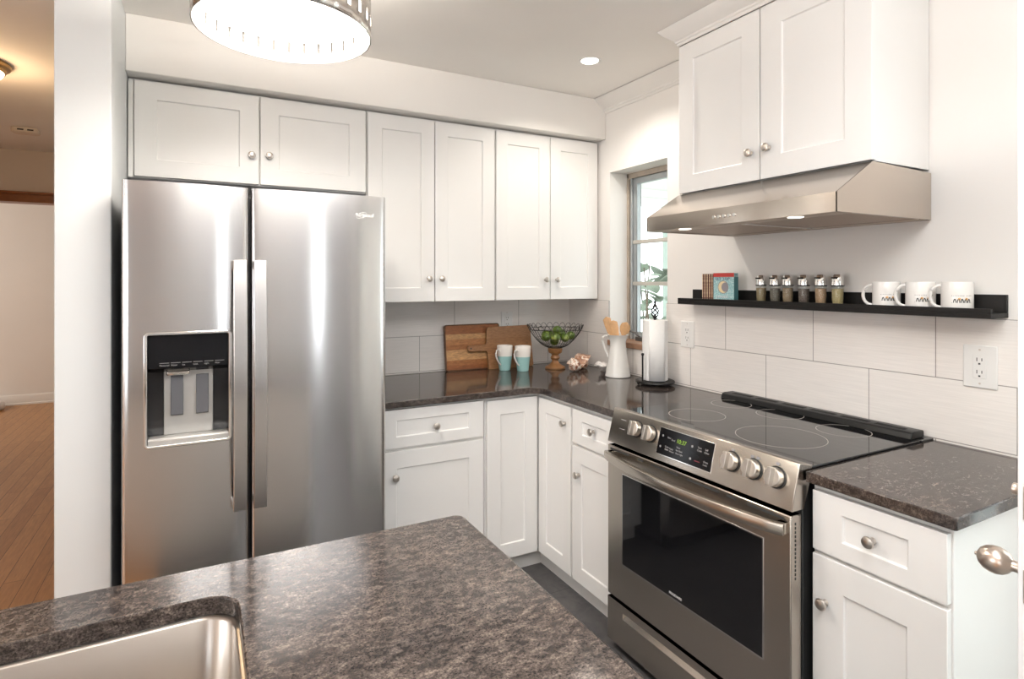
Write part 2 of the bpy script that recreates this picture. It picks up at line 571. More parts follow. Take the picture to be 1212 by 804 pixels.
class MB:
    def __init__(self):
        self.v, self.f = [], []

    def add(self, vs, fs):
        k = len(self.v)
        self.v += [tuple(p) for p in vs]
        self.f += [tuple(i + k for i in q) for q in fs]
        return self

    def box(self, x0, x1, y0, y1, z0, z1):
        x0, x1 = min(x0, x1), max(x0, x1)
        y0, y1 = min(y0, y1), max(y0, y1)
        z0, z1 = min(z0, z1), max(z0, z1)
        vs = [(x, y, z) for z in (z0, z1) for y in (y0, y1) for x in (x0, x1)]
        return self.add(vs, [(0, 2, 3, 1), (4, 5, 7, 6), (0, 1, 5, 4), (2, 6, 7, 3), (0, 4, 6, 2), (1, 3, 7, 5)])

    def prism(self, poly, axis, a0, a1):
        """polygon extruded along an axis; poly gives the two other coordinates in x, y, z order"""
        def pt(p, a):
            q = list(p)
            q.insert(axis, a)
            return q
        n = len(poly)
        vs = [pt(p, a0) for p in poly] + [pt(p, a1) for p in poly]
        fs = [tuple(range(n)), tuple(range(2 * n - 1, n - 1, -1))]
        fs += [(i, i + n, (i + 1) % n + n, (i + 1) % n) for i in range(n)]
        return self.add(vs, fs)

    def lathe(self, prof, c=(0, 0, 0), seg=32, axis=(0, 0, 1), sx=1.0):
        """profile of (radius, height) turned about an axis through c"""
        M = Vector((0, 0, 1)).rotation_difference(Vector(axis)).to_matrix()
        vs, fs = [], []
        n = len(prof)
        rings = []
        for r, h in prof:
            if r < 1e-6:
                vs.append(Vector(c) + M @ Vector((0, 0, h)))
                rings.append([len(vs) - 1])
            else:
                ids = []
                for i in range(seg):
                    a = 2 * pi * i / seg
                    vs.append(Vector(c) + M @ Vector((r * cos(a) * sx, r * sin(a), h)))
                    ids.append(len(vs) - 1)
                rings.append(ids)
        for a, b in zip(rings, rings[1:]):
            for i in range(seg):
                j = (i + 1) % seg
                if len(a) == 1 and len(b) == 1:
                    continue
                if len(a) == 1:
                    fs.append((a[0], b[j], b[i]))
                elif len(b) == 1:
                    fs.append((a[i], a[j], b[0]))
                else:
                    fs.append((a[i], a[j], b[j], b[i]))
        if len(rings[0]) > 1 and prof[0] != prof[-1]:
            fs.append(tuple(reversed(rings[0])))
        if len(rings[-1]) > 1 and prof[0] != prof[-1]:
            fs.append(tuple(rings[-1]))
        return self.add(vs, fs)

    def tube(self, pts, r, seg=8, closed=False, flat=None):
        """swept round (or flat: (half width, half thickness, up vector)) bar; r may be a list"""
        pts = [Vector(p) for p in pts]
        n = len(pts)
        vs, fs = [], []
        for k, p in enumerate(pts):
            a = pts[(k - 1) % n] if (closed or k > 0) else p
            b = pts[(k + 1) % n] if (closed or k < n - 1) else p
            t = (b - a).normalized()
            if flat:
                u = Vector(flat[2])
            else:
                u = Vector((0, 0, 1)) if abs(t.z) < 0.9 else Vector((1, 0, 0))
            s = t.cross(u).normalized()
            w = s.cross(t).normalized()
            rr = r[k] if isinstance(r, (list, tuple)) else r
            for i in range(seg):
                an = 2 * pi * i / seg + (pi / 4 if flat and seg == 4 else 0)
                if flat:
                    ca, sa = cos(an), sin(an)
                    e = 0.35
                    q = s * flat[0] * math.copysign(abs(ca) ** e, ca) + w * flat[1] * math.copysign(abs(sa) ** e, sa)
                else:
                    q = s * rr * cos(an) + w * rr * sin(an)
                vs.append(p + q)
        m = n if closed else n - 1
        for k in range(m):
            for i in range(seg):
                j = (i + 1) % seg
                k2 = (k + 1) % n
                fs.append((k * seg + i, k * seg + j, k2 * seg + j, k2 * seg + i))
        if not closed:
            fs.append(tuple(reversed(range(seg))))
            fs.append(tuple(range((n - 1) * seg, n * seg)))
        return self.add(vs, fs)

    def ball(self, c, r, seg=16, rings=10, scale=(1, 1, 1)):
        prof = [(r * sin(pi * i / rings), -r * cos(pi * i / rings)) for i in range(rings + 1)]
        prof[0] = (0, -r)
        prof[-1] = (0, r)
        k = len(self.v)
        self.lathe(prof, (0, 0, 0), seg)
        for i in range(k, len(self.v)):
            p = self.v[i]
            self.v[i] = (c[0] + p[0] * scale[0], c[1] + p[1] * scale[1], c[2] + p[2] * scale[2])
        return self

    def xf(self, M, k=0):
        for i in range(k, len(self.v)):
            self.v[i] = tuple(M @ Vector(self.v[i]))
        return self

    def build(self, name, mat, parent=None, bevel=0.0, smooth=35, solid=0.0, subsurf=0, seg=2, label=None):
        me = bpy.data.meshes.new(name)
        org = Vector(ORG.get(parent.name, (0, 0, 0))) if parent else Vector((0, 0, 0))
        me.from_pydata([tuple(Vector(p) - org) for p in self.v], [], self.f)
        bm = bmesh.new()
        bm.from_mesh(me)
        bmesh.ops.remove_doubles(bm, verts=bm.verts, dist=1e-6)
        bmesh.ops.recalc_face_normals(bm, faces=bm.faces)
        bm.to_mesh(me)
        bm.free()
        mats = mat if isinstance(mat, (list, tuple)) else [mat]
        for m in mats:
            me.materials.append(MATS[m])
        if smooth:
            me.polygons.foreach_set('use_smooth', [True] * len(me.polygons))
            me.set_sharp_from_angle(angle=radians(smooth))
        o = bpy.data.objects.new(name, me)
        COL.objects.link(o)
        if parent:
            o.parent = parent
        ORG[o.name] = tuple(org)
        if solid:
            md = o.modifiers.new('solid', 'SOLIDIFY')
            md.thickness = solid
            md.offset = 0
        if bevel:
            md = o.modifiers.new('bevel', 'BEVEL')
            md.width = bevel
            md.segments = seg
            md.limit_method = 'ANGLE'
            md.angle_limit = radians(40)
        if subsurf:
            md = o.modifiers.new('sub', 'SUBSURF')
            md.levels = md.render_levels = subsurf
        if label:
            o['label'] = label
        return o


def tag(o, label=None, cat=None, group=None, kind=None):
    for k, v in (('label', label), ('category', cat), ('group', group), ('kind', kind)):
        if v:
            o[k] = v
    return o


def thing(name, label, cat, loc=(0, 0, 0), group=None, rotz=0.0):
    o = bpy.data.objects.new(name, None)
    o.empty_display_size = 0.05
    COL.objects.link(o)
    o.location = loc
    o.rotation_euler = (0, 0, rotz)
    ORG[o.name] = tuple(loc) if rotz == 0.0 else (0, 0, 0)
    return tag(o, label, cat, group)


def struct(name, mb, mat, parent=None, **kw):
    o = mb.build(name, mat, parent, **kw)
    if parent is None:
        tag(o, kind='structure')
    return o


def dup(root, loc, label=None, rotz=None):
    r = root.copy()
    COL.objects.link(r)
    r.location = loc
    if rotz is not None:
        r.rotation_euler = (0, 0, rotz)
    if label:
        r['label'] = label
    for ch in list(root.children):
        c = ch.copy()
        COL.objects.link(c)
        c.parent = r
        for g in ch.children:
            d = g.copy()
            COL.objects.link(d)
            d.parent = c
    return r


def text(name, s, size, mat, parent, origin, right, up, shear=0.0, align='LEFT', depth=0.0004, width=1.0):
    """lettering as a thin mesh lying in the plane (right, up)"""
    cu = bpy.data.curves.new(name, 'FONT')
    cu.body = s
    cu.size = size
    cu.shear = shear
    cu.extrude = depth
    cu.align_x = align
    tmp = bpy.data.objects.new(name + '_curve', cu)
    COL.objects.link(tmp)
    dg = bpy.context.evaluated_depsgraph_get()
    me = bpy.data.meshes.new_from_object(tmp.evaluated_get(dg))
    bpy.data.objects.remove(tmp)
    r, u = Vector(right).normalized(), Vector(up).normalized()
    n = r.cross(u)
    org = Vector(ORG.get(parent.name, (0, 0, 0)))
    for v in me.vertices:
        p = Vector(v.co)
        v.co = Vector(origin) - org + r * p.x * width + u * p.y + n * p.z
    me.materials.clear()
    me.materials.append(MATS[mat])
    o = bpy.data.objects.new(name, me)
    COL.objects.link(o)
    o.parent = parent
    ORG[o.name] = tuple(org)
    return o


# ------------------------------------------------------------------ the room
XW, YB, ZC = 2.13, 3.15, 2.51          # right wall, rear kitchen wall, ceiling
WX0, WX1, WZ0, WZ1 = 2.249, 2.725, 1.06, 2.075   # kitchen window: y range and z range
XL, YF, YR = -4.2, 8.6, -2.4           # left wall, far wall, wall behind the camera

struct('floor_kitchen', MB().box(-0.34, XW, YR, YB, -0.05, 0), 'slate_floor')
struct('floor_hall', MB().box(XL, -0.34, YR, YF, -0.05, 0), 'wood_floor')
struct('ceiling', MB().box(-0.42, XW + 0.15, YR, YB, ZC, ZC + 0.06), 'ceiling_paint')
struct('ceiling_hall', MB().box(XL, -0.42, YR, YF, ZC, ZC + 0.06), 'ceiling_paint')
struct('wall_rear', MB().box(-0.262, XW + 0.16, YB, YB + 0.12, 0, ZC), 'wall_paint')
# right wall with the window and the back doorway cut out of it
DY0, DY1, DZ = -0.40, 0.46, 2.06
rw = MB()
for y0, y1, z0, z1 in ((YR, -1.50, 0, ZC), (-1.50, -1.28, 0, 0.3), (-1.50, -1.28, 2.1, ZC), (-1.28, DY0, 0, ZC), (DY0, DY1, DZ, ZC), (DY1, WX0, 0, ZC), (WX0, WX1, 0, WZ0), (WX0, WX1, WZ1, ZC), (WX1, YB, 0, ZC)):
    rw.box(XW, XW + 0.16, y0, y1, z0, z1)
struct('wall_right', rw, 'wall_paint')
# wing wall beside the refrigerator
struct('wall_wing', MB().box(-0.417, -0.262, 2.36, YF, 0, ZC), 'wing_paint_shaded', bevel=0.004)
# soffit above the rear cabinets
struct('trim_soffit', MB().box(-0.262, XW, 2.765, YB, 2.278, ZC), 'wall_paint', bevel=0.004)
# backsplash tile fields
struct('wall_rear_tile', MB().box(0.55, XW - 0.008, YB - 0.008, YB, 0.905, 1.34), 'tile_rear')
rt = MB()
rt.box(XW - 0.008, XW, 0.62, WX0, 0.905, 1.32)
rt.box(XW - 0.008, XW, WX0, WX1, 0.905, WZ0)
rt.box(XW - 0.008, XW, WX1, YB - 0.008, 0.905, 1.32)
struct('wall_right_tile', rt, 'tile_right')


def crown(mb, path, drop=0.08, proj=0.085):
    """crown profile swept along corner points; path: list of (wall point, outward vector)"""
    prof = [(0.0, 0.0), (0.006, 0.0), (0.010, 0.006), (0.010, 0.012), (0.016, 0.016), (0.018, 0.024), (0.036, 0.038), (0.060, 0.056), (0.074, 0.072), (0.080, 0.080), (0.085, 0.080)]
    rows = []
    for (x, y, z), (ox, oy) in path:
        rows.append([(x + ox * p / 0.085 * proj, y + oy * p / 0.085 * proj, z + h / 0.08 * drop) for p, h in prof])
    n = len(prof)
    vs = [p for r in rows for p in r]
    fs = [(k * n + i, k * n + i + 1, (k + 1) * n + i + 1, (k + 1) * n + i) for k in range(len(rows) - 1) for i in range(n - 1)]
    return mb.add(vs, fs)


struct('trim_crown', crown(MB(), [((XW, 2.765, ZC - 0.08), (-1, 0)), ((XW, 1.84, ZC - 0.08), (-1, 0))]), 'trim_paint')

# walls behind the camera with a window and an added fill opening, and the left room
bk = MB()
xs = [XL, -3.9, -2.5, 1.02, 1.20, XW + 0.16]
for i, (x0, x1) in enumerate(zip(xs, xs[1:])):
    if i in (1, 3):
        bk.box(x0, x1, YR - 0.12, YR, 0, 0.5 if i == 1 else 0.8)
        bk.box(x0, x1, YR - 0.12, YR, 2.1, ZC)
    else:
        bk.box(x0, x1, YR - 0.12, YR, 0, ZC)
struct('wall_behind_camera', bk, 'rear_wall_dimmed')
struct('wall_left', MB().box(XL - 0.1, XL, YR, YF, 0, ZC), 'hall_paint')
struct('wall_light_block', MB().box(XL, -1.45, 2.28, 2.40, 0, ZC), 'wall_paint')  # unseen wall added to keep kitchen light out of the hall
struct('wall_far', MB().box(XL, -0.417, YF, YF + 0.1, 0, ZC), 'wall_paint')
hl = MB()
hl.box(XL, -2.7, 6.08, 6.2, 0, ZC)
hl.box(-2.7, -0.417, 6.08, 6.2, 2.16, ZC)
struct('wall_hall', hl, 'hall_paint')
struct('trim_hall_header', MB().box(-2.75, -0.417, 6.05, 6.22, 2.08, 2.165).box(-2.75, -0.417, 6.03, 6.05, 2.145, 2.165), 'header_wood', bevel=0.004)
struct('baseboard_far', MB().prism([(8.6, 0), (8.575, 0), (8.575, 0.018), (8.585, 0.024), (8.585, 0.10), (8.592, 0.115), (8.6, 0.115)], 0, XL, -0.417), 'trim_paint')

# kitchen window: jamb, metal casement, muntins, pane, sill
win = bpy.data.objects.new('window_1', None)
COL.objects.link(win)
tag(win, kind='structure')
ORG['window_1'] = (0, 0, 0)
xg = 2.27
MB().box(xg - 0.012, XW + 0.16, WX1 - 0.016, WX1, WZ0, WZ1).box(xg - 0.012, XW + 0.16, WX0, WX0 + 0.016, WZ0, WZ1).box(xg - 0.012, XW + 0.16, WX0, WX1, WZ1 - 0.03, WZ1).build('jamb', 'jamb_wood', win, bevel=0.003)
fr = MB()
fr.box(xg, xg + 0.03, WX1 - 0.075, WX1 - 0.016, WZ0 + 0.03, WZ1 - 0.03)
fr.box(xg, xg + 0.03, WX0 + 0.016, WX0 + 0.06, WZ0 + 0.03, WZ1 - 0.03)
fr.box(xg, xg + 0.03, WX0 + 0.06, WX1 - 0.075, WZ1 - 0.065, WZ1 - 0.03)
fr.box(xg, xg + 0.03, WX0 + 0.06, WX1 - 0.075, WZ0 + 0.03, WZ0 + 0.075)
fr.box(xg - 0.012, xg, WX1 - 0.045, WX1 - 0.03, WZ0 + 0.03, WZ1 - 0.03)
fr.build('casement_frame', 'window_metal', win, bevel=0.003)
for z in (1.665, 1.42):
    MB().box(xg - 0.006, xg + 0.02, WX0 + 0.05, WX1 - 0.03, z - 0.011, z + 0.011).build('muntin', 'muntin_paint', win, bevel=0.002)
MB().box(xg + 0.008, xg + 0.012, WX0 + 0.05, WX1 - 0.06, WZ0 + 0.06, WZ1 - 0.05).build('pane', 'pane_glass', win, smooth=0)
MB().box(XW - 0.022, xg + 0.01, WX0, WX1, WZ0 - 0.001, WZ0 + 0.030).build('sill', 'sill_wood', win, bevel=0.003, label='brown wooden sill')
ck = MB()
ck.box(2.215, 2.262, 2.46, 2.60, WZ0 + 0.030, WZ0 + 0.052)
ck.tube([(2.235, 2.58, WZ0 + 0.05), (2.215, 2.60, WZ0 + 0.075), (2.20, 2.63, WZ0 + 0.085)], 0.006)
ck.build('crank', 'crank_metal', win, bevel=0.002)

# back door, standing open, seen edge-on
door = bpy.data.objects.new('door_1', None)
COL.objects.link(door)
tag(door, kind='structure')
ORG['door_1'] = (0, 0, 0)
dx0, dx1, dy0, dy1 = 1.18, 2.03, 0.402, 0.440
dl = MB()
dl.box(dx0, dx0 + 0.12, dy0, dy1, 0.012, 2.03)
dl.box(dx1 - 0.12, dx1, dy0, dy1, 0.012, 2.03)
dl.box(dx0 + 0.12, dx1 - 0.12, dy0, dy1, 0.012, 0.25)
dl.box(dx0 + 0.12, dx1 - 0.12, dy0, dy1, 1.90, 2.03)
dl.build('door_leaf', 'door_paint', door, bevel=0.002)
MB().box(dx0 + 0.12, dx1 - 0.12, dy0 + 0.017, dy0 + 0.021, 0.25, 1.90).build('door_pane', 'pane_glass', door, smooth=0)
MB().lathe([(0.0, 0.0), (0.028, 0.0), (0.028, 0.004), (0.020, 0.010), (0.010, 0.014), (0.0095, 0.030), (0.0105, 0.033), (0.0170, 0.038), (0.0215, 0.045), (0.0240, 0.054), (0.0235, 0.063), (0.0205, 0.072), (0.015, 0.079), (0.008, 0.0832), (0.0035, 0.0845), (0.0032, 0.088), (0.0, 0.0885)], (1.25, dy1, 0.938), 32, (0, 1, 0)).build('door_knob', 'bronze_nickel', door)
MB().lathe([(0.0, 0.0), (0.025, 0.0), (0.024, 0.008), (0.010, 0.011), (0.008, 0.022), (0.010, 0.025), (0.010, 0.031), (0.0, 0.033)], (1.25, dy1, 1.074), 28, (0, 1, 0)).build('deadbolt_turn', 'bronze_nickel', door)
for z in (0.938, 1.074):
    MB().box(dx0 - 0.0015, dx0, dy0 + 0.007, dy1 - 0.008, z - 0.027, z + 0.027).build('latch_plate', 'bronze_nickel', door, bevel=0.0008)

# outside the window: porch and planting
struct('ground', MB().box(XW + 0.16, 9, -4, 9, -0.25, -0.2), 'yard')
pb = MB()
pb.box(2.4, 7.5, 4.2, 4.32, 2.155, 2.30)
pb.box(2.4, 7.5, 4.17, 4.2, 2.225, 2.30)
struct('trim_porch_beam', pb, 'porch_white', bevel=0.005)
struct('ceiling_porch', MB().box(2.4, 7.5, 1.9, 4.4, 2.42, 2.46).box(2.4, 7.5, 4.2, 4.4, 2.30, 2.42), 'porch_white')
pc = thing('porch_post', 'pale green porch post outside the kitchen window', 'post', (4.07, 4.26, -0.2))
MB().box(4.025, 4.13, 4.20, 4.32, -0.2, 2.155).build('shaft', 'post_green', pc, bevel=0.004)
MB().box(4.015, 4.14, 4.19, 4.33, -0.2, -0.05).build('plinth', 'porch_white', pc, bevel=0.004)


def shrub(name, label, cx, cy, z0, top, rx, n, seed):
    rnd = random.Random(seed)
    s = thing(name, label, 'shrub', (cx, cy, z0))
    st, lf = MB(), MB()
    for _ in range(9):
        bx, by = cx + rnd.uniform(-.08, .08), cy + rnd.uniform(-.08, .08)
        tx, ty, tz = cx + rnd.uniform(-rx, rx), cy + rnd.uniform(-rx, rx), rnd.uniform(z0 + (top - z0) * .6, top)
        mid = ((bx + tx) / 2 + rnd.uniform(-.05, .05), (by + ty) / 2, (z0 + tz) / 2 + .1)
        st.tube([(bx, by, z0), mid, (tx, ty, tz)], [0.014, 0.01, 0.004], 6)
    for _ in range(n):
        c = Vector((cx + rnd.gauss(0, rx * .55), cy + rnd.gauss(0, rx * .55), z0 + (top - z0) * rnd.uniform(.25, 1.0) ** .8))
        L, W = rnd.uniform(.13, .20), rnd.uniform(.08, .12)
        M = Matrix.Translation(c) @ Matrix.Rotation(rnd.uniform(0, 6.3), 4, 'Z') @ Matrix.Rotation(rnd.uniform(-.9, .5), 4, 'Y') @ Matrix.Rotation(rnd.uniform(-.6, .6), 4, 'X')
        k = len(lf.v)
        o = [(0, 0), (.25, .7), (.5, 1), (.8, .6), (1, 0), (.8, -.6), (.5, -1), (.25, -.7)]
        vs = [(a * L, b * W / 2, -abs(b) * .006 - a * a * .02) for a, b in o] + [(.5 * L, 0, .004)]
        lf.add(vs, [(i, (i + 1) % 8, 8) for i in range(8)])
        lf.xf(M, k)
    st.build('stem', 'stem', s)
    lf.build('foliage', 'leaf', s, solid=0.001)
    return s


shrub('leafy_shrub', 'broad-leaved green shrub outside the window, in front of the porch post', 3.20, 3.58, -0.2, 1.56, 0.26, 75, 3)

# ------------------------------------------------------------------ cabinets
def shaker(plane, at, s0, s1, z0, z1, rail=0.07, top=None, thick=0.02, rec=0.007):
    """shaker front; plane 'y': faces -y at y=at, s is x; plane 'x': faces -x at x=at, s is y"""
    top = rail if top is None else top
    def P(s, d, z):
        return (s, at + d, z) if plane == 'y' else (at + d, s, z)
    s0, s1 = min(s0, s1), max(s0, s1)
    a = [(s0, z0), (s1, z0), (s1, z1), (s0, z1)]
    b = [(s0 + rail, z0 + top), (s1 - rail, z0 + top), (s1 - rail, z1 - top), (s0 + rail, z1 - top)]
    e = 0.003
    c = [(s0 + rail + e, z0 + top + e), (s1 - rail - e, z0 + top + e), (s1 - rail - e, z1 - top - e), (s0 + rail + e, z1 - top - e)]
    vs = [P(s, 0, z) for s, z in a] + [P(s, 0, z) for s, z in b] + [P(s, rec, z) for s, z in c] + [P(s, thick, z) for s, z in a]
    fs = []
    for i in range(4):
        j = (i + 1) % 4
        fs += [(i, j, 4 + j, 4 + i), (4 + i, 4 + j, 8 + j, 8 + i), (i, 12 + i, 12 + j, j)]
    fs += [(8, 9, 10, 11), (15, 14, 13, 12)]
    return MB().add(vs, fs)


def knob(parent, plane, at, s, z):
    """brushed nickel mushroom knob; (s, z) is where it shows against the door plane"""
    k = (at - 0.022) / at
    s, z = s * k, 1.436 + (z - 1.436) * k
    c, ax = ((s, at, z), (0, -1, 0)) if plane == 'y' else ((at, s, z), (-1, 0, 0))
    prof = [(0.0, -0.0005), (0.0085, -0.0005), (0.0075, 0.004), (0.0055, 0.010), (0.0065, 0.014), (0.0135, 0.018), (0.0155, 0.022), (0.0140, 0.026), (0.008, 0.0285), (0.0, 0.029)]
    return MB().lathe(prof, c, 24, ax).build('knob', 'nickel', parent, label='round brushed nickel knob')


def front(root, name, plane, at, s0, s1, z0, z1, kn=None, rail=0.07, top=None):
    d = shaker(plane, at, s0, s1, z0, z1, rail, top).build(name, 'white_cabinet', root, bevel=0.0015)
    if kn:
        knob(d, plane, at, *kn)
    return d


# over the refrigerator
YU = 2.82
c = thing('wall_cabinet', 'short wide white two-door cabinet above the refrigerator', 'cabinet', (0.23, 2.98, 1.86))
MB().box(-0.258, 0.716, YU + 0.02, YB - 0.002, 1.862, 2.272).box(-0.258, -0.240, YU + 0.006, YU + 0.02, 1.862, 2.262).build('cabinet_body', 'white_cabinet', c, bevel=0.0015)
front(c, 'door', 'y', YU, -0.236, 0.234, 1.868, 2.262, (0.205, 1.999), 0.078, 0.072)
front(c, 'door', 'y', YU, 0.240, 0.713, 1.868, 2.262, (0.278, 2.003), 0.078, 0.072)
c = thing('wall_cabinet', 'tall white two-door wall cabinet beside the refrigerator top', 'cabinet', (1.07, 2.98, 1.33))
MB().box(0.720, 1.422, YU + 0.02, YB - 0.01, 1.335, 2.272).build('cabinet_body', 'white_cabinet', c, bevel=0.0015)
front(c, 'door', 'y', YU, 0.724, 1.068, 1.329, 2.262, (1.044, 1.447))
front(c, 'door', 'y', YU, 1.073, 1.416, 1.329, 2.262, (1.114, 1.447))
c = thing('wall_cabinet', 'tall white two-door wall cabinet in the corner next to the window', 'cabinet', (1.77, 2.98, 1.33))
MB().box(1.424, 2.115, YU + 0.02, YB - 0.01, 1.335, 2.272).build('cabinet_body', 'white_cabinet', c, bevel=0.0015)
front(c, 'door', 'y', YU, 1.428, 1.772, 1.329, 2.262, (1.753, 1.443))
front(c, 'door', 'y', YU, 1.777, 2.110, 1.329, 2.262, (1.83, 1.443))

# above the hood, with its crown
XU = 1.80
c = thing('wall_cabinet', 'white two-door cabinet with crown moulding above the steel range hood', 'cabinet', (1.96, 1.43, 1.80))
MB().box(XU + 0.02, XW - 0.002, 1.028, 1.832, 1.803, ZC - 0.005).build('cabinet_body', 'white_cabinet', c, bevel=0.0015)
front(c, 'door', 'x', XU, 1.430, 1.832, 1.806, 2.432, (1.483, 1.915), 0.078, 0.072)
front(c, 'door', 'x', XU, 1.027, 1.424, 1.806, 2.432, (1.406, 1.921), 0.085, 0.08)
cr = crown(MB(), [((XW - 0.002, 1.832, 2.437), (0, 1)), ((XU + 0.005, 1.832, 2.437), (-1, 1)), ((XU + 0.005, 1.028, 2.437), (-1, -1)), ((XW - 0.002, 1.028, 2.437), (0, -1))], 0.072, 0.07)
cr.build('crown_moulding', 'trim_paint', c)

# base cabinets
XD, YD = 1.475, 2.457
def frame_y(c, x0, x1):
    MB().box(x0, x1, YD + 0.02, YB - 0.012, 0.10, 0.882).build('cabinet_body', 'white_cabinet', c, bevel=0.0015)
    MB().box(x0, x1, YD + 0.065, YD + 0.085, 0.0, 0.10).build('toe_kick', 'toe_kick', c)

def frame_x(c, y0, y1):
    MB().box(XD + 0.02, XW - 0.012, y0, y1, 0.10, 0.882).build('cabinet_body', 'white_cabinet', c, bevel=0.0015)
    MB().box(XD + 0.055, XD + 0.075, y0, y1, 0.0, 0.10).build('toe_kick', 'toe_kick', c)

c = thing('base_cabinet', 'white base cabinet with one drawer and one door, beside the refrigerator', 'cabinet', (0.93, 2.8, 0))
frame_y(c, 0.672, 1.186)
front(c, 'drawer', 'y', YD, 0.680, 1.176, 0.704, 0.872, (0.944, 0.778), 0.075, 0.048)
front(c, 'door', 'y', YD, 0.680, 1.176, 0.098, 0.690, (0.754, 0.572), 0.075)
c = thing('base_cabinet', 'white corner base cabinet with two doors meeting in the inner corner', 'cabinet', (1.8, 2.8, 0))
b = MB()
b.box(1.188, XW - 0.012, YD + 0.02, YB - 0.012, 0.10, 0.882)
b.box(XD + 0.02, XW - 0.012, 2.168, YD + 0.02, 0.10, 0.882)
b.build('cabinet_body', 'white_cabinet', c)
MB().box(1.188, 1.55, YD + 0.065, YD + 0.085, 0, 0.10).box(XD + 0.055, XD + 0.075, 2.168, YD + 0.065, 0, 0.10).build('toe_kick', 'toe_kick', c)
front(c, 'door', 'y', YD, 1.196, 1.470, 0.098, 0.866, None, 0.07)
front(c, 'door', 'x', XD, 2.174, 2.452, 0.098, 0.862, (2.251, 0.772), 0.066)
c = thing('base_cabinet', 'narrow white base cabinet with drawer and door, left of the range', 'cabinet', (1.8, 1.99, 0))
frame_x(c, 1.83, 2.166)
front(c, 'drawer', 'x', XD, 1.838, 2.160, 0.712, 0.862, (2.029, 0.783), 0.075, 0.045)
front(c, 'door', 'x', XD, 1.838, 2.160, 0.098, 0.698, (2.138, 0.565), 0.07)
c = thing('base_cabinet', 'white base cabinet with drawer and door, right of the range by the back door', 'cabinet', (1.8, 0.83, 0))
frame_x(c, 0.672, 1.008)
front(c, 'drawer', 'x', XD, 0.676, 1.000, 0.706, 0.866, (0.852, 0.778), 0.082, 0.044)
front(c, 'door', 'x', XD, 0.676, 1.000, 0.098, 0.694, (0.977, 0.561), 0.085, 0.08)

# worktops
ZT, TH = 0.914, 0.030
CX, CY, RR = 1.462, 2.437, 0.05
# the inner corner is rounded towards the room
poly = [(0.668, YB - 0.009), (0.668, CY)]
rc = [(CX - RR * (1 - sin(t * pi / 12)) - 0.0, CY - RR * (1 - cos(t * pi / 12))) for t in range(7)]
poly += rc + [(CX, 1.824), (XW - 0.009, 1.824), (XW - 0.009, YB - 0.009)]
w = MB().prism(poly, 2, ZT - TH, ZT).build('countertop', 'granite', None, bevel=0.003, seg=2)
tag(w, 'L-shaped dark speckled granite countertop running around the rear corner', 'countertop')
w = MB().prism([(CX, 1.012), (XW - 0.009, 1.012), (XW - 0.009, 0.652), (CX + 0.004, 0.652), (CX, 0.656)], 2, ZT - TH, ZT).build('countertop', 'granite', None, bevel=0.003)
tag(w, 'short granite countertop right of the range under the wall outlet', 'countertop')

# ------------------------------------------------------------------ island with undermount sink
IX0, IX1, IY0, IY1 = -1.75, 0.515, 0.44, 1.192
SX0, SX1, SY0, SY1 = -0.72, 0.055, 0.62, 1.078
def rrect(x0, x1, y0, y1, r, n=6):
    out = []
    for cx, cyy, a0 in ((x1 - r, y1 - r, 0), (x0 + r, y1 - r, pi / 2), (x0 + r, y0 + r, pi), (x1 - r, y0 + r, 1.5 * pi)):
        out += [(cx + r * cos(a0 + i * pi / 2 / n), cyy + r * sin(a0 + i * pi / 2 / n)) for i in range(n + 1)]
    return out

def ring_slab(outer, inner, z0, z1):
    """slab with a hole; both outlines have the same point count, ordered alike"""
    n = len(outer)
    vs = [(x, y, z1) for x, y in outer] + [(x, y, z1) for x, y in inner] + [(x, y, z0) for x, y in outer] + [(x, y, z0) for x, y in inner]
    fs = []
    for i in range(n):
        j = (i + 1) % n
        fs += [(i, j, n + j, n + i), (2 * n + i, 3 * n + i, 3 * n + j, 2 * n + j), (i, 2 * n + i, 2 * n + j, j), (n + i, n + j, 3 * n + j, 3 * n + i)]
    return MB().add(vs, fs)

isl = ring_slab(rrect(IX0, IX1, IY0, IY1, 0.018), rrect(SX0, SX1, SY0, SY1, 0.055), ZT - TH, ZT).build('island_countertop', 'granite', None, bevel=0.003)
tag(isl, 'dark speckled granite island top in the foreground with a sink cutout', 'countertop')
c = thing('island_cabinet', 'white island base cabinet under the foreground granite top', 'cabinet', (-0.6, 0.8, 0))
b = MB()
b.box(IX0 + 0.03, IX1 - 0.03, IY1 - 0.055, IY1 - 0.035, 0.10, ZT - TH)
b.box(IX0 + 0.03, IX1 - 0.03, IY0 + 0.03, IY0 + 0.05, 0.10, ZT - TH)
b.box(IX1 - 0.05, IX1 - 0.03, IY0 + 0.05, IY1 - 0.055, 0.10, ZT - TH)
b.box(IX0 + 0.03, IX0 + 0.05, IY0 + 0.05, IY1 - 0.055, 0.10, ZT - TH)
b.box(IX0 + 0.05, IX1 - 0.05, IY0 + 0.05, IY1 - 0.055, 0.10, 0.12)
b.build('cabinet_body', 'white_cabinet', c, bevel=0.0015)
MB().box(IX0 + 0.08, IX1 - 0.08, IY0 + 0.09, IY1 - 0.10, 0, 0.10).build('toe_kick', 'toe_kick', c)

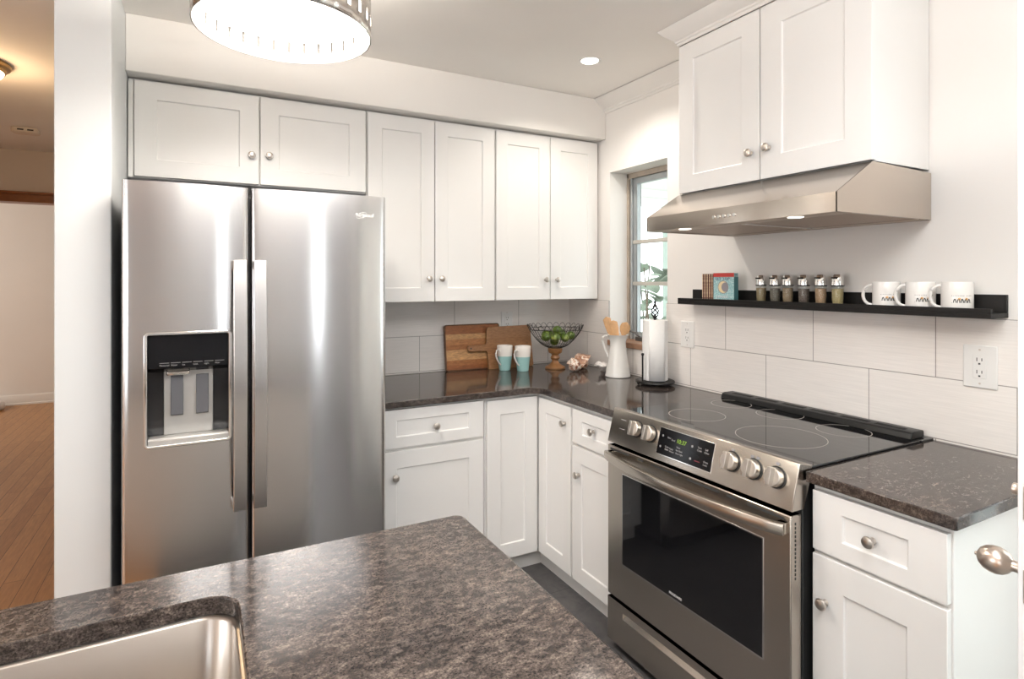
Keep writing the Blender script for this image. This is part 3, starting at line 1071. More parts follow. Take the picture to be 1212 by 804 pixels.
sk = thing('sink', 'brushed stainless steel sink basin set under the island top', 'sink', (-0.33, 0.85, 0.66))
z1 = ZT - TH
rows = []
for ins, z, r in ((-0.012, z1 - 0.0005, 0.06), (0.003, z1 - 0.0005, 0.055), (0.006, z1 - 0.004, 0.055), (0.012, z1 - 0.17, 0.055), (0.020, z1 - 0.20, 0.055), (0.045, z1 - 0.215, 0.05)):
    rows.append([(x, y, z) for x, y in rrect(SX0 + ins, SX1 - ins, SY0 + ins, SY1 - ins, r, 8)])
n = len(rows[0])
m = MB().add([p for r in rows for p in r], [(k * n + i, k * n + (i + 1) % n, (k + 1) * n + (i + 1) % n, (k + 1) * n + i) for k in range(len(rows) - 1) for i in range(n)] + [tuple((len(rows) - 1) * n + i for i in range(n))])
m.build('basin', 'sink_steel', sk, smooth=50)
MB().lathe([(0.0, 0.003), (0.02, 0.003), (0.024, 0.004), (0.042, 0.004), (0.045, 0.0)], (-0.33, 0.85, z1 - 0.2148), 32).build('drain', 'chrome', sk)

# ------------------------------------------------------------------ refrigerator
FX0, FXM0, FXM1, FX1 = -0.225, 0.1535, 0.1625, 0.652
FT = 1.767
fr = thing('refrigerator', 'stainless steel side-by-side refrigerator with ice and water dispenser', 'refrigerator', (0.21, 2.7, 0))
MB().box(FX0 + 0.002, FX1 - 0.004, 2.345, 3.10, 0.03, 1.745).build('case', 'fridge_side', fr, bevel=0.004)
MB().box(FX0 + 0.01, FX1 - 0.01, 2.30, 2.345, 0.012, 0.085).build('grille', 'black_plastic', fr, bevel=0.003)
for hx in (FX0 + 0.02, FX1 - 0.09):
    MB().box(hx, hx + 0.07, 2.29, 2.42, 1.745, 1.765).build('hinge_cover', 'black_plastic', fr, bevel=0.003)


def contour(x, x0, x1, y0=2.244, sag=0.016, er=0.012):
    t = (2 * (x - x0) / (x1 - x0) - 1)
    y = y0 + sag * t * t
    e = min(x - x0, x1 - x)
    if e < er:
        y += er - sqrt(max(0, er * er - (er - e) ** 2))
    return y


def fridge_door(x0, x1, z0, z1, hole=None):
    xs = set()
    n = 36
    for i in range(n + 1):
        xs.add(round(x0 + (x1 - x0) * i / n, 5))
    for e in (0.0012, 0.003, 0.006, 0.009):
        xs.add(round(x0 + e, 5))
        xs.add(round(x1 - e, 5))
    zs = [z0, z1]
    if hole:
        hx0, hx1, hz0, hz1 = hole
        xs = {x for x in xs if abs(x - hx0) > 0.003 and abs(x - hx1) > 0.003} | {hx0, hx1}
        zs = [z0, hz0, hz1, z1]
    xs = sorted(xs)
    vs = [(x, contour(x, x0, x1), z) for z in zs for x in xs]
    nb = len(xs)
    fs = []
    for k in range(len(zs) - 1):
        for i in range(nb - 1):
            if hole and k == 1 and xs[i] >= hx0 - 1e-6 and xs[i + 1] <= hx1 + 1e-6:
                continue
            fs.append((k * nb + i, k * nb + i + 1, (k + 1) * nb + i + 1, (k + 1) * nb + i))
    b = len(vs)
    yb = 2.338
    vs += [(x0, yb, z0), (x1, yb, z0), (x0, yb, z1), (x1, yb, z1)]
    top = (len(zs) - 1) * nb
    fs.append(tuple([b] + [i for i in range(nb)] + [b + 1]))
    fs.append(tuple([b + 2] + [top + i for i in range(nb)] + [b + 3]))
    fs.append(tuple([b, b + 2] + [k * nb for k in reversed(range(len(zs)))]))
    fs.append(tuple([b + 1, b + 3] + [k * nb + nb - 1 for k in reversed(range(len(zs)))]))
    if not hole:
        fs.append((b, b + 1, b + 3, b + 2))
    return MB().add(vs, fs)


HX0, HX1, HZ0, HZ1 = -0.152, 0.090, 0.888, 1.256
ld = fridge_door(FX0, FXM0, 0.095, FT, (HX0, HX1, HZ0, HZ1)).build('freezer_door', 'fridge_steel', fr, smooth=30)
rd = fridge_door(FXM1, FX1, 0.095, FT).build('fresh_food_door', 'fridge_steel', fr, smooth=30)


def bar_handle(parent, x0, x1, za, zb):
    """flat vertical grip, gently bowed, closed back to the door at both ends"""
    n = 24
    out, inn = [], []
    for i in range(n + 1):
        t = i / n
        z = za + (zb - za) * t
        out.append((2.222 - 0.026 * sin(pi * t), z))
        if 0.03 < t < 0.97:
            inn.append((2.236 - 0.026 * sin(pi * t), z))
    poly = out + [(2.254, zb), (2.254, zb - 0.028)] + list(reversed(inn)) + [(2.254, za + 0.028), (2.254, za)]
    vs = [(x0, y, z) for y, z in poly] + [(x1, y, z) for y, z in poly]
    m = len(poly)
    # side faces as strips so that the bowed outline stays clean
    fs = [(i, (i + 1) % m, m + (i + 1) % m, m + i) for i in range(m)]
    k = len(out)
    cap = []
    q = len(inn)
    first = k + 2
    cap.append((0, 1, first + q - 1, first + q, first + q + 1))
    for a in range(1, k - 2):
        cap.append((a, a + 1, first + q - 1 - a, first + q - a))
    cap.append((k - 2, k - 1, k, k + 1, first))
    fs += cap + [tuple(m + i for i in reversed(f)) for f in cap]
    return MB().add(vs, fs).build('handle', 'fridge_steel', parent, bevel=0.002, smooth=40)


bar_handle(ld, 0.103, 0.146, 0.632, 1.508)
bar_handle(rd, 0.168, 0.210, 0.632, 1.508)

# dispenser
def frame_ring(x0, x1, z0, z1, r, wdt, y0, y1):
    n = 6
    o = rrect(x0, x1, z0, z1, r, n)
    i = rrect(x0 + wdt, x1 - wdt, z0 + wdt, z1 - wdt, max(r - wdt, 0.002), n)
    k = len(o)
    vs = [(x, y0, z) for x, z in o] + [(x, y0, z) for x, z in i] + [(x, y1, z) for x, z in o] + [(x, y1, z) for x, z in i]
    fs = []
    for a in range(k):
        b = (a + 1) % k
        fs += [(a, b, k + b, k + a), (2 * k + a, 3 * k + a, 3 * k + b, 2 * k + b), (a, 2 * k + a, 2 * k + b, b), (k + a, k + b, 3 * k + b, 3 * k + a)]
    return MB().add(vs, fs)

frame_ring(HX0 - 0.010, HX1 + 0.009, HZ0 - 0.008, HZ1 + 0.009, 0.016, 0.010, 2.238, 2.268).build('dispenser_frame', 'chrome', ld, bevel=0.002)
rc_ = MB()
rc_.box(HX0, HX1, 2.3335, 2.337, HZ0, HZ1)
rc_.box(HX0 - 0.001, HX0 + 0.001, 2.25, 2.337, HZ0, HZ1)
rc_.box(HX1 - 0.001, HX1 + 0.001, 2.25, 2.337, HZ0, HZ1)
rc_.box(HX0, HX1, 2.25, 2.337, HZ0 - 0.001, HZ0 + 0.001)
rc_.box(HX0, HX1, 2.25, 2.337, HZ1 - 0.001, HZ1 + 0.001)
rc_.build('dispenser_recess', 'dark_panel', ld)
cp = MB().prism([(2.252, HZ1 - 0.002), (2.333, HZ1 - 0.002), (2.333, 1.128), (2.280, 1.128), (2.252, 1.142)], 0, HX0 + 0.001, HX1 - 0.001).build('control_panel', 'panel_black', ld, bevel=0.002)
MB().box(-0.109, 0.042, 2.322, 2.334, 0.903, 1.128).build('dispenser_back', 'silver_plastic', ld, bevel=0.002)
for x0, x1 in ((-0.088, -0.050), (-0.011, 0.028)):
    MB().prism([(2.321, 1.108), (2.318, 1.108), (2.306, 0.974), (2.312, 0.970), (2.321, 0.974)], 0, x0, x1).build('dispenser_paddle', 'grey_paddle', ld, bevel=0.002)
MB().box(-0.10, -0.03, 2.29, 2.322, 1.112, 1.128).build('ice_chute', 'chrome', ld, bevel=0.004)
MB().prism([(2.246, HZ0 + 0.001), (2.246, HZ0 + 0.018), (2.252, HZ0 + 0.022), (2.333, HZ0 + 0.014), (2.333, HZ0 + 0.001)], 0, HX0 + 0.001, HX1 - 0.001).build('drip_tray', 'silver_plastic', ld, bevel=0.002)
for i, s in enumerate(('Measured', 'Water', 'Ice', 'Lock', 'Light', 'Filter')):
    text('panel_word', s, 0.0072, 'mark_grey', ld, (-0.118 + i * 0.033, 2.2512, 1.150), (1, 0, 0), (0, 0, 1))
    MB().box(-0.118 + i * 0.033, -0.118 + i * 0.033 + 0.028, 2.2508, 2.2516, 1.1595, 1.1608).build('panel_line', 'mark_grey', ld)
yl = 2.249
text('logo', 'Whirlpool', 0.0215, 'mark_white', rd, (0.508, yl, 1.684), (1, 0.02, 0), (0, 0, 1), 0.25, depth=0.0015)
sw = [(0.552 + 0.020 * cos(a), yl, 1.690 + 0.010 * sin(a) + 0.006 * cos(a)) for a in [radians(200 + 280 * i / 20) for i in range(21)]]
MB().tube(sw, 0.0009, 6).build('logo_swoosh', 'mark_white', rd)

# ------------------------------------------------------------------ range
RY0, RY1 = 1.018, 1.818
rg = thing('range', 'stainless steel slide-in electric range with black glass cooktop', 'range', (1.77, 1.42, 0))
MB().box(1.462, 2.10, RY0 + 0.002, RY1 - 0.002, 0.02, 0.905).build('chassis', 'chassis_black', rg, bevel=0.003)
for y in (RY0 + 0.05, RY1 - 0.05):
    for x in (1.52, 2.04):
        MB().lathe([(0.018, 0.0), (0.018, 0.012), (0.012, 0.022)], (x, y, 0), 16).build('foot', 'chassis_black', rg)
# slanted control panel
Bp, Tp = Vector((1.41, 0, 0.808)), Vector((1.443, 0, 0.935))
UPv = (Tp - Bp).normalized()
NRM = Vector((-UPv.z, 0, UPv.x))
cpn = MB().prism([(1.41, 0.808), (1.443, 0.932), (1.447, 0.936), (1.50, 0.924), (1.50, 0.905), (1.462, 0.806)], 1, RY0 - 0.002, RY1 + 0.002).build('control_panel', 'range_steel', rg, bevel=0.0025)


def face(y, t, out=0.0):
    return Vector((Bp.x, y, Bp.z)) + UPv * t + NRM * out


def on_face(y0, y1, t0, t1, o0, o1):
    c = []
    for o in (o0, o1):
        for t in (t0, t1):
            for y in (y0, y1):
                c.append(face(y, t, o))
    return MB().add(c, [(0, 1, 3, 2), (4, 6, 7, 5), (0, 4, 5, 1), (2, 3, 7, 6), (0, 2, 6, 4), (1, 5, 7, 3)])


on_face(1.3035, 1.5525, 0.0205, 0.1155, -0.001, 0.0015).build('display_bezel', 'chrome', cpn, bevel=0.0008)
dsp = on_face(1.305, 1.549, 0.024, 0.114, 0.0, 0.0025).build('display', 'panel_black', cpn, bevel=0.0008)
RT = (0, -1, 0)
def ptext(s, y, t, size, mat):
    text('display_word', s, size, mat, dsp, face(y, t, 0.0032), RT, UPv)
text('clock', '10:37', 0.020, 'clock_green', dsp, face(1.465, 0.078, 0.0032), RT, UPv, 0.12)
ptext('Bake', 1.507, 0.084, 0.0085, 'mark_grey')
ptext('Broil', 1.487, 0.080, 0.0085, 'mark_grey')
ptext('Conv', 1.512, 0.052, 0.0085, 'mark_grey')
ptext('Bake', 1.511, 0.043, 0.0085, 'mark_grey')
ptext('Keep', 1.491, 0.050, 0.0085, 'mark_grey')
ptext('Warm', 1.490, 0.041, 0.0085, 'mark_grey')
ptext('Timer', 1.460, 0.062, 0.0075, 'mark_grey')
ptext('Set Clock', 1.460, 0.052, 0.0075, 'mark_grey')
ptext('Oven Light', 1.460, 0.042, 0.0075, 'mark_grey')
ptext('Time', 1.370, 0.084, 0.0085, 'mark_grey')
ptext('Cook', 1.370, 0.075, 0.0085, 'mark_grey')
ptext('Self', 1.338, 0.084, 0.0085, 'mark_grey')
ptext('Clean', 1.340, 0.075, 0.0085, 'mark_grey')
ptext('Oven', 1.337, 0.046, 0.0085, 'mark_grey')
ptext('Lock', 1.337, 0.037, 0.0085, 'mark_grey')
for y, t, m in ((1.53, 0.088, 'mark_grey'), (1.534, 0.050, 'mark_grey'), (1.393, 0.084, 'mark_grey'), (1.393, 0.044, 'mark_grey')):
    MB().lathe([(0.004, 0.0), (0.004, 0.0006)], face(y, t, 0.0026), 14, NRM).build('button_mark', m, dsp)
on_face(1.352, 1.374, 0.041, 0.044, 0.0025, 0.0032).build('button_mark', 'dim_red', dsp)
for y, t in ((1.669, 0.080), (1.594, 0.080), (1.234, 0.079), (1.155, 0.078), (1.078, 0.077)):
    k0 = MB().lathe([(0.0, 0.0), (0.031, 0.0), (0.031, 0.003), (0.0, 0.003)], face(y, t, 0.0), 32, NRM).build('knob_bezel', 'chassis_black', cpn)
    kb = MB().lathe([(0.0, 0.0028), (0.0275, 0.0028), (0.0265, 0.021), (0.0245, 0.0235), (0.0, 0.0235)], face(y, t, 0.0), 32, NRM)
    k = len(kb.v)
    gr = []
    for o in (0.021, 0.038):
        w2 = 0.0085 if o < 0.03 else 0.0065
        for tt, yy in ((-0.0255, -w2), (-0.0255, w2), (0.0255, w2), (0.0255, -w2)):
            gr.append(face(y + yy, t + tt, o))
    kb.add(gr, [(0, 1, 2, 3), (4, 7, 6, 5), (0, 4, 5, 1), (1, 5, 6, 2), (2, 6, 7, 3), (3, 7, 4, 0)])
    kb.build('burner_knob', 'knob_steel', cpn, bevel=0.0012)
for y, t in ((1.235, 0.112), (1.165, 0.112), (1.145, 0.112), (1.080, 0.114)):
    on_face(y - 0.006, y + 0.006, t - 0.004, t + 0.004, 0.0, 0.0006).build('burner_mark', 'mark_grey', cpn)
for t in (0.095, 0.060):
    on_face(1.735, 1.765, t, t + 0.002, 0.0, 0.0006).build('panel_line', 'mark_grey', cpn)

# cooktop
ck = MB().box(1.497, 2.088, RY0 - 0.004, RY1 + 0.004, 0.912, 0.921).build('cooktop', 'black_glass', rg, bevel=0.002)
def circ(cx, cyy, r):
    pts = [(cx + r * cos(2 * pi * i / 72), cyy + r * sin(2 * pi * i / 72)) for i in range(72)]
    inn = [(cx + (r - 0.0022) * cos(2 * pi * i / 72), cyy + (r - 0.0022) * sin(2 * pi * i / 72)) for i in range(72)]
    ring_slab(pts, inn, 0.9208, 0.9214).build('burner_ring', 'ring_grey', ck)
for a in ((1.690, 1.260, 0.140), (1.680, 1.615, 0.105), (1.955, 1.690, 0.080), (1.968, 1.470, 0.085), (1.945, 1.205, 0.085)):
    circ(*a)
vt = MB()
vt.prism([(2.022, 0.9205), (2.030, 0.940), (2.040, 0.944), (2.098, 0.944), (2.102, 0.938), (2.102, 0.9205)], 1, RY0 + 0.012, RY1 - 0.012)
vt.build('vent_rail', 'rail_black', rg, bevel=0.003)
for i in range(6):
    y0 = RY0 + 0.045 + i * 0.121
    MB().box(2.046, 2.070, y0, y0 + 0.098, 0.9435, 0.9447).build('vent_slot', 'slot_black', rg)
MB().box(2.05, 2.118, RY0 - 0.008, RY1 + 0.008, 0.912, 0.9195).build('rear_trim', 'black_plastic', rg, bevel=0.002)

# oven door
od = MB().box(1.410, 1.455, RY0, RY1, 0.215, 0.796).build('oven_door', 'range_steel', rg, bevel=0.004)
MB().box(1.4088, 1.412, 1.104, 1.730, 0.356, 0.706).build('window_bezel', 'chrome', od, bevel=0.001)
MB().box(1.4078, 1.411, 1.108, 1.727, 0.362, 0.702).build('oven_window', 'black_glass', od, bevel=0.001)
for y0, y1 in ((1.04, 1.16), (1.20, 1.235), (1.265, 1.40), (1.44, 1.57), (1.61, 1.64), (1.69, 1.80)):
    MB().box(1.4090, 1.4110, y0, y1, 0.780, 0.787).build('door_slot', 'slot_dark', od)
for i in range(14):
    MB().box(1.426, 1.430, RY0 - 0.0008, RY0 + 0.001, 0.62 + i * 0.0115, 0.627 + i * 0.0115).build('side_slot', 'slot_dark', od)
pts = []
for i in range(25):
    t = i / 24
    y = RY0 - 0.012 + 0.02 + (RY1 - RY0 - 0.025) * t
    s = sin(pi * t)
    e = min(t, 1 - t) * 24
    pts.append((1.392 - 0.050 * s ** 0.7 if s > 0 else 1.392, y, 0.762))
hb = MB().tube(pts, 0.016, 12, flat=(0.011, 0.0165, (0, 0, 1)))
hb.box(1.384, 1.411, RY0 + 0.009, RY0 + 0.034, 0.747, 0.777).box(1.384, 1.411, RY1 - 0.043, RY1 - 0.018, 0.747, 0.777)
hb.build('oven_handle', 'range_steel', od, bevel=0.001, smooth=45)
text('badge', 'FRIGIDAIRE', 0.0115, 'mark_white', od, (1.4072, 1.478, 0.372), (0, -1, 0), (0, 0, 1))
# storage drawer
dw = MB()
za, zb, zc, zd = 0.150, 0.176, 0.040, 0.203
dw.box(1.410, 1.455, RY0, RY1, zc, za)
dw.box(1.410, 1.455, RY0, RY1, zb, zd)
dw.box(1.410, 1.455, RY0, RY0 + 0.09, za, zb)
dw.box(1.410, 1.455, RY1 - 0.09, RY1, za, zb)
dw = dw.build('storage_drawer', 'range_steel', rg)
MB().prism([(1.4105, za), (1.440, za), (1.440, zb), (1.428, zb)], 1, RY0 + 0.09, RY1 - 0.09).build('finger_groove', 'range_steel', dw)

# ------------------------------------------------------------------ range hood
HY0, HY1 = 1.022, 1.830
hd = thing('range_hood', 'stainless steel under-cabinet range hood on the right wall', 'range hood', (1.88, 1.43, 1.637))
b = MB()
th = 0.004
pr_ = [(1.62, 1.637), (1.62, 1.695), (1.797, 1.800), (XW - 0.002, 1.792), (XW - 0.002, 1.637)]
b.prism(pr_, 1, HY0, HY0 + th)
b.prism(pr_, 1, HY1 - th, HY1)
for (xa, zA), (xb, zB) in ((pr_[0], pr_[1]), (pr_[1], pr_[2]), (pr_[2], pr_[3]), (pr_[3], pr_[4])):
    b.add([(xa, HY0, zA), (xb, HY0, zB), (xb, HY1, zB), (xa, HY1, zA)], [(0, 1, 2, 3)])
b.build('canopy', 'hood_steel', hd)
MB().box(1.6235, 1.70, HY0 + th, HY1 - th, 1.6378, 1.6415).build('front_rail', 'hood_inner', hd)
MB().box(2.09, XW - 0.006, HY0 + th, HY1 - th, 1.6378, 1.6415).build('rear_rail', 'hood_inner', hd)
for y0, y1 in ((HY0 + 0.006, 1.424), (1.428, HY1 - 0.006)):
    f = MB().box(1.70, 2.09, y0, y1, 1.642, 1.650).build('grease_filter', 'filter_mesh', hd)
    g = MB()
    for a, b0, c0, d0 in ((1.70, 2.09, y0, y0 + 0.010), (1.70, 2.09, y1 - 0.010, y1), (1.70, 1.71, y0, y1), (2.08, 2.09, y0, y1)):
        g.box(a, b0, c0, d0, 1.6385, 1.642)
    g.build('filter_frame', 'chrome', f)
for y in (1.183, 1.657):
    MB().lathe([(0.0, -0.0012), (0.022, -0.0012), (0.024, 0.0), (0.024, 0.001)], (1.660, y, 1.637), 28).build('hood_lamp', 'hood_glow', hd)
for i in range(5):
    MB().lathe([(0.0, 0.0), (0.006, 0.0), (0.006, 0.003), (0.0, 0.003)], (1.62, 1.477 - i * 0.0225, 1.664 + 0.0 * i), 14, (-1, 0, 0)).build('button', 'chrome', hd)

# ------------------------------------------------------------------ picture ledge and what stands on it
sh = thing('picture_ledge', 'long narrow black wall ledge under the range hood', 'shelf', (2.08, 1.44, 1.325))
MB().box(2.02, XW - 0.0, 0.815, 2.064, 1.325, 1.340).build('ledge_board', 'black_wood', sh, bevel=0.001)
MB().box(2.02, 2.032, 0.815, 2.064, 1.340, 1.354).build('front_lip', 'black_wood', sh, bevel=0.001)
MB().box(2.118, XW - 0.0, 0.815, 2.064, 1.340, 1.394).build('back_rail', 'black_wood', sh, bevel=0.001)

ZS = 1.3402
# books: striped one behind, pale blue one in front
bk1 = thing('book', 'brown and cream striped book standing behind the blue one', 'book', (2.085, 1.905, ZS))
k1 = MB().box(2.070, 2.094, 1.836, 1.957, ZS, 1.468)
k1.build('cover', 'book_stripes', bk1, bevel=0.0008)
MB().box(2.073, 2.091, 1.838, 1.954, 1.4678, 1.4684).build('pages', 'paper', bk1)
bk2 = thing('book', 'pale blue book with a red band and a round moon picture on its cover', 'book', (2.06, 1.82, ZS))
MB().box(2.040, 2.066, 1.748, 1.862, ZS, 1.470).build('cover', ['book_teal'], bk2, bevel=0.0008)
MB().box(2.0394, 2.0402, 1.748, 1.862, 1.453, 1.4705).build('red_band', 'book_red', bk2)
MB().box(2.0396, 2.066, 1.7474, 1.7482, ZS + 0.001, 1.453).build('spine', 'book_teal_side', bk2)
MB().lathe([(0.0, 0.0), (0.029, 0.0), (0.029, 0.0006), (0.0, 0.0006)], (2.0398, 1.807, 1.408), 32, (-1, 0, 0)).build('round_picture', 'book_grey', bk2)
mo = []
for i in range(25):
    a = radians(70 + 220 * i / 24)
    mo.append((1.807 - 0.026 * cos(a), 1.408 + 0.026 * sin(a)))
for i in range(25):
    a = radians(290 - 220 * i / 24)
    mo.append((1.807 - 0.010 - 0.002 - 0.021 * cos(a) + 0.0, 1.408 + 0.0 + 0.021 * sin(a)))
MB().prism(mo, 0, 2.0386, 2.0391).build('moon', 'book_cream', bk2, smooth=0)
text('title', 'LET TOP', 0.017, 'book_navy', bk2, (2.0392, 1.851, 1.439), (0, -1, 0), (0, 0, 1), width=1.25)
text('title', 'HINES', 0.016, 'mark_white', bk2, (2.0392, 1.846, 1.360), (0, -1, 0), (0, 0, 1), width=1.5)


# spice jars
def spice_jar(y, mat, label):
    t = thing('spice_jar', label, 'spice jar', (2.075, y, ZS), 'spice jars on the ledge')
    c = (2.075, y, ZS)
    MB().lathe([(0.0, 0.0), (0.0165, 0.0), (0.0185, 0.004), (0.0205, 0.030), (0.0212, 0.060), (0.0205, 0.074), (0.0192, 0.076), (0.0192, 0.074), (0.0200, 0.060), (0.0192, 0.030), (0.0172, 0.005), (0.0, 0.004)], c, 28).build('glass', 'jar_glass', t)
    lv = 0.064 + 0.005 * random.random()
    MB().lathe([(0.0, 0.0045), (0.0165, 0.0055), (0.0186, 0.030), (0.0193, lv), (0.0, lv + 0.001)], c, 24).build('spice', mat, t)
    MB().lathe([(0.0, 0.0745), (0.0218, 0.0745), (0.0222, 0.077), (0.0218, 0.0795), (0.0, 0.0795)], c, 28).build('lid_gasket', 'black_plastic', t)
    MB().lathe([(0.0, 0.0795), (0.0205, 0.0795), (0.0200, 0.100), (0.0175, 0.113), (0.0135, 0.119), (0.0, 0.120)], c, 28).build('lid', 'chrome', t)
    MB().prism([(-0.0115, 0.104), (0.0115, 0.104), (0.0115, 0.1095), (-0.0115, 0.1095)], 0, 0, 0.004).xf(Matrix.Translation((2.075 - 0.0225, y, ZS))).build('shaker_slot', 'slot_black', t)
    return t


for (y, m, lb) in ((1.638, 'spice_olive', 'steel-lidded spice jar of olive-brown spice, nearest the books'),
                   (1.571, 'spice_dark', 'steel-lidded spice jar of grey-green herbs, second from the books'),
                   (1.513, 'spice_rust', 'steel-lidded spice jar of rusty brown spice, third from the books'),
                   (1.443, 'spice_pepper', 'steel-lidded spice jar of dark speckled peppercorns, third from the white mugs'),
                   (1.373, 'spice_orange', 'steel-lidded spice jar of orange-brown spice, second from the white mugs'),
                   (1.307, 'spice_yellow', 'steel-lidded spice jar of yellow-green spice, nearest the white mugs')):
    spice_jar(y, m, lb)


# printed white mugs
def white_mug(y, label):
    t = thing('mug', label, 'mug', (2.075, y, ZS), 'printed white mugs on the ledge')
    c = (2.075, y, ZS)
    R = 0.0415
    MB().lathe([(0.0, 0.0), (0.037, 0.0), (0.040, 0.003), (R, 0.010), (R, 0.090), (R - 0.0015, 0.0925), (R - 0.004, 0.090), (R - 0.004, 0.010), (0.0, 0.007)], c, 40).build('cup', 'ceramic_white', t)
    hp = []
    dv = Vector((-0.45, 0.9, 0)).normalized()
    for i in range(17):
        a = radians(-100 + 200 * i / 16)
        hp.append(Vector(c) + dv * (R - 0.003 + 0.026 * cos(a) + 0.004) + Vector((0, 0, 0.047 + 0.034 * sin(a))))
    MB().tube(hp, 0.0052, 10).build('handle', 'ceramic_white', t)
    # the print: a row of arched black, white and tan figures with a line of small letters above
    def wrap(a, z, out=0.0007):
        # a: arc length along the side facing the room
        an = a / R + VA
        return Vector((c[0] - (R + out) * cos(an), c[1] - (R + out) * sin(an), ZS + z))
    VA = 0.62
    def patch(name, pts, mat):
        vs = [wrap(a, z, 0.0006) for a, z in pts] + [wrap(a, z, -0.0006) for a, z in pts]
        n = len(pts)
        MB().add(vs, [tuple(range(n)), tuple(range(2 * n - 1, n - 1, -1))] + [(i, (i + 1) % n, n + (i + 1) % n, n + i) for i in range(n)]).build(name, mat, t, smooth=0)
    for i in range(5):
        a0 = -0.019 + i * 0.0092
        arch = [(a0 + 0.0048 - 0.0042 * cos(radians(180 * k / 8)), 0.0285 + 0.0125 * sin(radians(180 * k / 8))) for k in range(9)]
        inner = [(a0 + 0.0048 - 0.0018 * cos(radians(180 - 180 * k / 8)), 0.0285 + 0.0085 * sin(radians(180 - 180 * k / 8))) for k in range(9)]
        patch('printed_figure', arch + inner, 'print_black')
        if i in (1, 3):
            patch('printed_figure', [(a0 + 0.007 + 0.004 * cos(radians(45 * k)), 0.040 + 0.004 * sin(radians(45 * k))) for k in range(8)], 'print_tan')
    patch('printed_line', [(-0.022, 0.0275), (0.030, 0.0275), (0.030, 0.0288), (-0.022, 0.0288)], 'print_black')
    for i, wd in enumerate((1, 0, 1, 1, 0, 1, 1, 1, 2, 1, 0, 1, 1)):
        if wd == 2:
            continue
        a0 = -0.022 + i * 0.0042
        patch('printed_letter', [(a0, 0.0485), (a0 + 0.0016, 0.0485), (a0 + 0.0016, 0.0505 + 0.0008 * wd), (a0, 0.0505 + 0.0008 * wd)], 'mark_grey')
    return t


white_mug(1.135, 'printed white mug on the black ledge, beside the spice jars')
white_mug(1.028, 'printed white mug on the black ledge, in the middle of three')
white_mug(0.924, 'printed white mug on the black ledge, nearest the ledge end')


# ------------------------------------------------------------------ outlets
def outlet(plane, s, z, w, h, label):
    at = XW - 0.008 if plane == 'x' else YB - 0.008
    t = thing('wall_outlet', label, 'outlet', (at, s, z) if plane == 'x' else (s, at, z))
    def bx(s0, s1, z0, z1, d0, d1):
        return MB().box(at - d1, at - d0, s0, s1, z0, z1) if plane == 'x' else MB().box(s0, s1, at - d1, at - d0, z0, z1)
    bx(s - w / 2, s + w / 2, z - h / 2, z + h / 2, 0, 0.006).build('cover_plate', 'plate_white', t, bevel=0.003)
    bx(s - 0.0175, s + 0.0175, z - 0.036, z + 0.036, 0.006, 0.0082).build('receptacle', 'plate_white', t, bevel=0.001)
    for dz in (0.019, -0.019):
        for ds, hh in ((-0.0065, 0.0045), (0.0065, 0.0055)):
            bx(s + ds - 0.0011, s + ds + 0.0011, z + dz + 0.003 - hh, z + dz + 0.003 + hh, 0.0082, 0.0086).build('slot', 'slot_dark', t)
        bx(s - 0.0028, s + 0.0028, z + dz - 0.0125, z + dz - 0.0075, 0.0082, 0.0086).build('ground_hole', 'slot_dark', t)
    for dz in (0.052, -0.052):
        c = (at - 0.006, s, z + dz) if plane == 'x' else (s, at - 0.006, z + dz)
        MB().lathe([(0.0, 0.0), (0.003, 0.0), (0.003, 0.0008), (0.0, 0.001)], c, 12, (-1, 0, 0) if plane == 'x' else (0, -1, 0)).build('screw', 'nickel', t)


outlet('x', 0.882, 1.171, 0.090, 0.132, 'white double outlet above the short granite countertop')
outlet('x', 2.097, 1.172, 0.088, 0.130, 'white double outlet on the tiles beside the paper towel roll')
outlet('y', 1.660, 1.188, 0.078, 0.118, 'white outlet behind the cutting boards on the rear tiles')

# ------------------------------------------------------------------ on the rear counter
# cutting boards leaning on the tiles
def lean(mb, y_foot, ang):
    """boards are modelled upright at y 0; tilt them back about their foot"""
    return mb.xf(Matrix.Translation((0, y_foot, ZT)) @ Matrix.Rotation(-ang, 4, 'X'))


t = thing('cutting_board', 'large rectangular striped wooden cutting board leaning on the rear tiles', 'cutting board', (1.42, 3.085, ZT))
pl = rrect(1.243, 1.600, 0.0, 0.268, 0.016)
lean(MB().prism([(x, z) for x, z in rrect(1.250, 1.593, 0.007, 0.261, 0.012)], 1, -0.0005, 0.012), 3.093, 0.12).build('board', 'board_strips', t, bevel=0.001)
o_, i_ = rrect(1.243, 1.600, 0.0, 0.268, 0.016), rrect(1.250, 1.593, 0.007, 0.261, 0.012)
n = len(o_)
vs = [(x, 0.0, z) for x, z in o_] + [(x, 0.0, z) for x, z in i_] + [(x, 0.018, z) for x, z in o_] + [(x, 0.018, z) for x, z in i_]
fs = []
for a in range(n):
    b_ = (a + 1) % n
    fs += [(a, b_, n + b_, n + a), (2 * n + a, 3 * n + a, 3 * n + b_, 2 * n + b_), (a, 2 * n + a, 2 * n + b_, b_), (n + a, n + b_, 3 * n + b_, 3 * n + a)]
lean(MB().add(vs, fs), 3.093, 0.12).build('rim', 'board_frame', t, bevel=0.0015)

